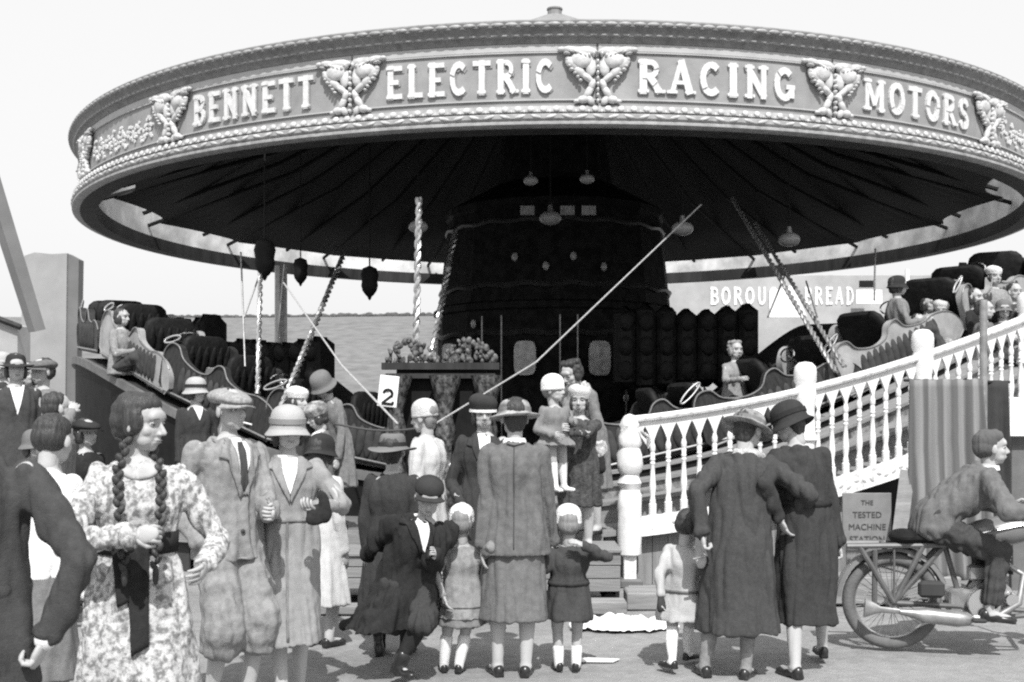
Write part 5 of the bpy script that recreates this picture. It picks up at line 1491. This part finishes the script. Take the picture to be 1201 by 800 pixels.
# wide brimmed hat
P = mk('person in wide brimmed dark hat and dark coat seen from behind', 460, 7.35, H=1.42, dir=8, w=1.12, hh_=.215, vox=.012)
P.coat(C_drk, hem=.3, hr=(.22,.18), sr=1.1); P.hair(M_hair, 'nape'); P.hat('brim', C_feltg, band=C_feltd, scale=1.05); P.stockings(C_blk); P.shoes()
# running boy
P = mk('boy running in dark open coat, white shirt and school cap', 478, 6.7, H=1.27, dir=150, hh_=.215, lean=15, side=-9, yaw=-20, pitch=16, w=1.15, sex='m', vox=.010, hvox=.006, pel=.56,
       hx={1: (428,655,6.9), -1: (508,650,6.45)}, poles={1: (1,-1,.1), -1: (-.5,-1,-.2)}, fx={1: (436,748,7.25), -1: (466,779,6.55)}, toe={1: (0,.25,-1)}, hpose=('relax','relax'))
P.trousers(C_drk, end=.5, r_=(.10,.09,.07), name='shorts')
c_ = P.coat(C_blk, hem=.30, hr=(.27,.22), ease=.03, fold=.10, fk=5, hemdx=.10, hemdy=-.05, wr=.016, sr=1.2, cuff=.95)
vee(P, c_, C_wht, 1.02, .76, .062); lapels(P, c_, C_blk, 1.02, .74, .062)
P.stockings(C_blk); P.shoes(boot=.2); P.hair(M_hair, 'short'); P.hat('cap', C_feltd, tilt=0, scale=1.04, dome=True)
# little pale girl
P = mk('tiny child in pale grey coat and white hat holding the skirted woman hand', 541, 6.85, H=.99, dir=0, hh_=.195, w=1.05, vox=.011,
       hx={1: (566,657,6.8), -1: (520,700,6.7)}, hpose=('up','relax'), fx={1: (538,779,6.85), -1: (520,779,6.88)})
c_ = P.coat(C_gry, hem=.33, hr=(.155,.13), fold=.04); P.ring_band(c_, .40, .405, C_suit, 'hem_seam'); P.skirt(C_gry2, .28, (.145,.125), name='frock'); P.stockings(M_skin, name='legs_bare', z=.9) if False else None
P.stockings(M_sockw, name='sock', z=.75); P.shoes(); P.hair(M_hairf, 'short'); P.hat('knit', C_knitw)
# centre woman
P = mk('woman in mid grey jacket and skirt with straw hat seen from behind, centre', 603, 6.8, H=1.645, dir=2, w=1.0, yaw=12, pitch=4, vox=.008, hvox=.006,
       hx={-1: (566,643,6.75), 1: (648,640,6.9)}, poles={-1: (-.8,-1,-.2), 1: (.8,-1,-.2)}, hpose=('relax','relax'), fx={-1: (583,780,6.8), 1: (616,779,6.78)}, toe={-1: (-.35,1,0), 1: (.12,1,0)})
P.skirt(C_suit2, .33, (.208,.16), fold=.035, fk=5, hemdx=0)
c_ = P.coat(C_suit, hem=.72, hr=(.215,.165), ease=.024, name='jacket', waist=(.142,.104), fold=.035, fk=4, wr=.009, sr=1.12, hips=1.04)
P.decal(c_, [(-.075,1.435),(.075,1.435),(.085,1.385),(0,1.365),(-.085,1.385)], C_suit, 'collar', -1, .010, .01)
P.decal(c_, [(-.003,1.36),(.003,1.36),(.003,.76),(-.003,.76)], C_tie, 'back_seam', -1, .0015, .003)
q = MB(); q.rings([(P.U_at(1), P.nb+Vector((0,.0,dz)), rx, ry, 0, 0, 0) for dz, rx, ry in ((-.02,.072,.066),(.012,.070,.064),(.028,.062,.058))], n=20); P.add('blouse_collar', q, C_wht)
buttons(P, c_, M_black, [(-.275,.97),(-.275,.945),(-.275,.92)], .007, -1)
P.stockings(M_sock); P.shoes(); P.hair(M_hair, 'nape'); P.hat('straw', C_straw, band=C_gry2, scale=1.05, tilt=0, yaw=20)
# child in dark coat, white hat
P = mk('small child in dark coat, white knitted hat and white socks seen from behind', 666, 6.9, H=.98, dir=358, hh_=.2, w=1.08, vox=.010,
       hx={-1: (648,655,6.88), 1: (684,640,6.75)}, poles={1: (1,-.6,-.3), -1: (-1,-.5,0)}, hpose=('relax','up'), fx={-1: (655,777,6.9), 1: (675,777,6.88)})
c_ = P.coat(C_drk2, hem=.31, hr=(.150,.125), fold=.04, sr=1.2); P.ring_band(c_, .52, .545, C_drk, 'belt'); P.stockings(M_sockw, name='sock', z=.42); P.shoes(); P.hair(M_hairf, 'short'); P.hat('knit', C_knitw, scale=1.03)
# woman facing camera
P = mk('smiling woman facing the camera in dark coat, white collar and white rimmed hat', 566, 8.4, H=1.66, dir=172, yaw=0, pitch=3, w=1., vox=.011, hvox=.0055, hx={1: (541,592,8.2)}, fx={1:(553,725,8.4),-1:(580,725,8.4)})
c_ = P.coat(C_drk, hem=.3, hr=(.2,.17)); vee(P, c_, C_wht, 1.42, 1.12, .066); lapels(P, c_, C_drk, 1.42, 1.1, .066); P.decal(c_, [(-.06,1.2),(.06,1.2),(.05,1.05),(-.05,1.05)], C_gry2, 'jumper', 1, .006)
P.stockings(M_sock); P.shoes(); P.hair(M_hair, 'bob'); P.hat('beret', C_feltd, band=C_knitw, scale=1.12)
# woman leaning with fur collar
P = mk('dark haired woman with pale fur collar and cuffs leaning over the children', 692, 10.15, H=1.58, z0=.47, dir=228, lean=20, yaw=0, pitch=18, w=1.08, vox=.012, hvox=.0055, hx={-1: (704,538,9.9), 1: (668,505,9.7)}, poles={-1:(-.5,-1,.2)})
c_ = P.coat(C_gry2, hem=.4, hr=(.21,.18), sr=1.15); P.hair(M_hair, 'wild')
q = MB(); q.caps([P.sh[1]+Vector((-.04,.02,.03)), P.nb+Vector((0,-.07,.0)), P.sh[-1]+Vector((.04,.02,.03))], [.045,.06,.045]); P.garment('fur_collar', q, C_fur, wr=.012, ws=(30,30,30))
for k in (-1,):
    q = MB(); a, b = P.elb[k], P.hand[k]; q.caps([a+(b-a)*.62, a+(b-a)*.82], [.058,.06]); P.garment('fur_cuff', q, C_fur, wr=.01, ws=(30,30,30))
    q = MB(); q.caps([a+(b-a)*.85, b+(b-a).normalized()*.1], [.036,.04]); P.garment('glove', q, C_blk, vox=.009)
P.stockings(M_sock); P.shoes()
# smiling girl
P = mk('smiling girl in pale cap and dark furry coat carrying the white hatted child', 679, 9.5, H=1.33, z0=.43, dir=188, yaw=0, hh_=.215, vox=.011, hvox=.0055, w=1.1, hx={1: (655,502,9.15), -1: (664,508,9.15)}, poles={1:(1,-.2,-.3),-1:(-1,-.2,-.3)}, hpose=('hold','hold'))
P.coat(cloth('dark_fur_coat', .06, nscale=30, noise_amt=.5, bump=.9, bscale=60), hem=.35, hr=(.18,.16), sr=1.1, wr=.01, ws=None) if False else P.coat(cloth('dark_fur_coat', .06, nscale=30, noise_amt=.5, bump=.9, bscale=60), hem=.35, hr=(.18,.16), sr=1.1, wr=.01)
P.hair(M_hair, 'bob'); P.hat('beret', C_knitg, scale=1.06); P.stockings(M_sock); P.shoes()
# carried child
P = mk('small child in white knitted hat and grey coat, lifted in the girl arms', 650, 9.15, H=.90, z0=.93, dir=140, hh_=.2, yaw=20, pitch=-4, side=0, w=1.15, vox=.011, hx={-1: (672,495,9.2), 1: (648,510,9.0)}, fx={1: (653,585,9.1), -1: (662,582,9.2)})
P.coat(C_child, hem=.36, hr=(.17,.15), fold=.06, sr=1.3); P.stockings(M_sockw, name='legging'); P.shoes(C_wht); P.hair(M_hairf, 'short'); P.hat('knit', C_knitw, scale=1.12)
# pair on the right
P = mk('woman in long dark coat and mottled straw hat, head bent, seen from behind', 866, 6.75, H=1.58, dir=6, w=1.04, side=5, yaw=-38, pitch=14, lean=5, vox=.009, hvox=.006,
       hx={-1: (823,628,6.6), 1: (925,600,6.9)}, poles={-1: (-1,-1,-.1), 1: (1,-.8,-.2)}, hpose=('relax','fist'), fx={-1: (826,781,6.75), 1: (874,783,6.7)}, toe={-1: (-.3,1,0), 1: (.4,1,0)})
c_ = P.coat(C_drk2, hem=.27, hr=(.245,.20), ease=.03, waist=(.150,.112), fold=.07, fk=5, wr=.009, sr=1.15, hips=1.06)
q = MB(); q.caps([P.nb+Vector((-.05,-.035,0)), P.nb+Vector((.05,-.035,0)), P.nb+Vector((.09,.02,-.02))], [.035,.038,.03]); P.garment('collar', q, C_fur, wr=.006)
P.stockings(C_gry); P.shoes(); P.hair(M_hair, 'nape'); P.hat('straw', C_straw, band=C_gry2, scale=1.08, tilt=-6)
q = MB(); h = P.hand[-1]; q.tube([h+Vector((0,.02,-.02)), h+Vector((.03,.03,-.12)), h+Vector((-.05,.02,-.14))], .008, n=6); P.add('bag_strap', q, M_steel)
P = mk('woman in belted dark coat and dark cloche leaning towards her companion', 944, 6.85, H=1.62, dir=350, w=.94, side=-4, yaw=45, pitch=16, lean=6, vox=.009, hvox=.006,
       hx={-1: (915,610,6.7), 1: (990,672,6.9)}, poles={-1: (-.8,-1,-.5), 1: (1,-.3,.1)}, hpose=('fist','relax'), fx={-1: (932,781,6.7), 1: (965,777,7.15)})
c_ = P.coat(C_drk, hem=.30, hr=(.20,.17), ease=.026, waist=(.135,.102), fold=.06, fk=5, wr=.010, sr=1.2)
P.ring_band(c_, 1.0, 1.035, C_blk, 'belt', c=(0,0)); P.decal(c_, [(-.06,1.455),(.06,1.455),(.075,1.40),(-.075,1.40)], C_fur, 'collar', -1)
P.stockings(M_sock); P.shoes(); P.hair(M_hair, 'nape'); P.hat('cloche', C_feltd, band=C_blk, scale=1.14, tilt=-4)
# little boy pale coat
P = mk('little child in pale belted coat and white leggings, held by the hand', 797, 6.95, H=.97, dir=35, hh_=.195, w=1.05, side=8, yaw=-10, pitch=10, vox=.010, hx={-1: (775,700,6.8), 1: (822,628,6.75)}, hpose=('up','relax'), fx={-1: (788,779,6.8), 1: (806,776,7.1)}, toe={-1:(-.8,.3,0)})
c_ = P.coat(cloth('pale_child_coat', .38, noise_amt=.12), hem=.30, hr=(.155,.14), fold=.05, sr=1.2); P.ring_band(c_, .47, .485, C_suit, 'belt'); P.stockings(C_wht, name='legging'); P.shoes(); P.hair(M_hair, 'short')
q = MB(); a, b = P.elb[-1], P.hand[-1]; q.caps([a+(b-a)*.9, b+(b-a).normalized()*.07], [.024,.03]); P.garment('mitten', q, C_drk, vox=.008)

# far left foreground man and others
P = mk('man in dark jacket cut off by the left edge, hand at his pocket', -38, 3.5, H=1.70, dir=355, sex='m', w=1.05, vox=.010, hx={1: (52,752,3.45)}, poles={1: (1,-.25,.3)}, hpose=('fist','relax'))
P.trousers(C_drk2); P.coat(C_drk2, hem=.72, hr=(.22,.18), name='jacket', sr=1.15, wr=.010); P.shoes(); P.hair(M_hair, 'short')
q = MB(); a, b = P.elb[1], P.hand[1]; q.caps([a+(b-a)*.88, a+(b-a)*.98], [.036,.036]); P.garment('cuff', q, C_wht, vox=.008, wr=.002)
P = mk('person in white shirt behind the dark jacketed man at left edge', 42, 5.2, H=1.56, dir=15, w=1.0, vox=.012, pitch=12, lean=10)
P.skirt(C_gry2, .35, (.2,.17)); P.coat(C_wht, hem=.85, hr=(.17,.13), name='blouse', sr=1.1); P.hair(M_hair, 'short'); P.shoes(); P.stockings(M_sock)
P = mk('onlooker in dark hat and white collar at far left on the steps', 18, 9.2, H=1.60, z0=.43, dir=150, vox=.015, w=1.05)
c_ = P.coat(C_drk2, hem=.4, hr=(.22,.18)); vee(P, c_, C_wht, 1.36, 1.1, .06); P.hair(M_hair, 'bob'); P.hat('brim', C_feltd, scale=.9); P.shoes()
P = mk('onlooker in flat cap beside the dark hatted one at far left', 50, 9.6, H=1.58, z0=.43, dir=210, sex='m', vox=.015, w=1.05)
P.coat(C_gry2, hem=.4, hr=(.22,.18)); P.hair(M_hair, 'short'); P.hat('cap', C_suit); P.shoes()
P = mk('onlooker in grey coat with raised arm, far left behind the white shirt', 66, 8.3, H=1.6, dir=60, vox=.014, w=1.1, z0=.1, hx={1: (84,482,8.1)}, poles={1: (.3,-.5,-1)}, yaw=10)
P.coat(C_gry2, hem=.35, hr=(.22,.18)); P.hair(M_hair, 'short'); P.shoes(); P.stockings(M_sock)

# passengers in the cars
def seated(lab, x, ytop, Y, H, dirn, hat=None, hm=None, coat_=None, hair_=None, hs='bob', **k):
    zt = px(x, ytop, Y).z; hf = .515 if H > 1.45 else (.49 if H > 1.2 else .46)
    z0 = zt-.28-H*(1-hf)-(.02 if hat else 0)
    k.setdefault('hh_', .2 if H < 1.3 else .22)
    a = Person(lab, x, Y, H=H, dir=dirn, z0=z0, pel=.28, vox=.015, hvox=.007, feet={1: (.09,.5,.10), -1: (-.09,.5,.10)}, hands={1: (.12,.30,.5), -1: (-.12,.30,.5)}, **k)
    a.trousers(C_drk2, name='leg_rug', r_=(.108,.085,.066)); a.coat(coat_ or C_drk2, hem=.20, hr=(.19,.16), ease=.028); a.hair(hair_ or M_hair, hs); a.shoes()
    if hat: a.hat(hat, hm or C_feltd)
    return a
seated('passenger looking out of the car at the top of the left slope', 142, 362, 14.2, 1.55, 110, coat_=C_gry)
seated('passenger in round dark hat at the back of the pale grey car', 1052, 322, 13.1, 1.5, 100, 'cloche', C_feltd, C_gry2)
seated('pale haired child in the ribbed dark car behind the balustrade', 862, 400, 12.6, 1.2, 160, None, None, C_gry, M_hairf, 'wild')
seated('passenger with pale face in dark coat, leftmost in the crowded car', 1088, 346, 13.6, 1.5, 150, None, None, C_drk)
seated('passenger in dark hat in the middle of the crowded car', 1120, 326, 13.9, 1.55, 160, 'cap', C_feltd, C_drk)
seated('passenger in white hat standing tall in the crowded car', 1165, 312, 13.8, 1.6, 170, 'beret', C_knitw, C_gry)
seated('bareheaded passenger furthest right in the crowded car', 1189, 332, 13.8, 1.5, 170, None, None, C_drk2, None, 'short')
for (lab, x, yt, Y, H, dr, ht, hm_, ct_, hs_) in (
  ('passenger in pale cap leaning in the back of the crowded car', 1103, 352, 13.3, 1.4, 200, 'beret', C_knitg, C_gry2, 'bob'),
  ('passenger in dark coat between the capped and white hatted ones', 1142, 338, 13.3, 1.45, 140, None, None, C_blk, 'bob'),
  ('child passenger low in front of the crowded car', 1076, 368, 13.0, 1.2, 170, None, None, C_drk, 'short'),
  ('passenger in cloche low at the right of the crowded car', 1176, 350, 13.1, 1.4, 190, 'cloche', C_feltg, C_drk, 'bob'),
  ('bareheaded passenger beyond the white hatted one', 1154, 352, 12.9, 1.3, 120, None, None, C_suit, 'short')):
    seated(lab, x, yt, Y, H, dr, ht, hm_, ct_, None, hs_)
# more onlookers at the far left
for (lab, x, Y, H, z0_, dr, ht, hm_, ct_) in (
  ('onlooker in pale hat furthest left on the steps', 2, 9.9, 1.62, .45, 165, 'cloche', C_felt, C_drk),
  ('onlooker with bare dark head between the hatted pair', 34, 10.2, 1.55, .45, 190, None, None, C_gry2),
  ('small dark coated onlooker below the flat capped one', 40, 8.6, 1.42, 0., 130, 'cloche', C_feltg, C_drk),
  ('dark figure standing under the left track behind the plaited girl', 100, 9.3, 1.5, 0., 120, 'cap', C_feltd, C_blk)):
    P = mk(lab, x, Y, H=H, z0=z0_, dir=dr, vox=.016); P.coat(ct_, hem=.4, hr=(.2,.17)); P.hair(M_hair, 'bob'); P.shoes()
    if ht: P.hat(ht, hm_)
# rider
bxp = mc.location; rr_ = Matrix.Rotation(R(7), 3, 'Z')
Xr, Yr = bxp.x+.27, bxp.y-.03
rx_ = 600+F*Xr/Yr
P = Person('blurred motorcycle rider in grey jacket hunched over the handlebar', rx_, Yr, H=1.60, dir=97, sex='m', lean=42, pitch=-20, w=1.05, vox=.010, hvox=.006, pel=.80, feet={1: (.17,.30,.30), -1: (-.17,.30,.30)}, toe={1:(0,1,-.1),-1:(0,1,-.1)},
           hands={1: (.32,.60,.93), -1: (-.32,.60,.93)}, poles={1: (.8,-.3,-.6), -1: (-.8,-.3,-.6)}, hpose=('fist','fist'))
P.trousers(C_drk2); P.coat(C_suit, hem=.74, hr=(.17,.14), name='jacket', sr=1.3, wr=.008, ease=.034); P.hair(cloth('greying_hair', .10), 'short'); P.shoes()
q = MB(); q.rings([(P.HM, P.hc-P.HM @ Vector((0,.02,.125+dz)), rx, ry, 0, 0, 0) for dz, rx, ry in ((-.01,.060,.060),(.02,.066,.066))], n=18); P.add('collar', q, C_wht)
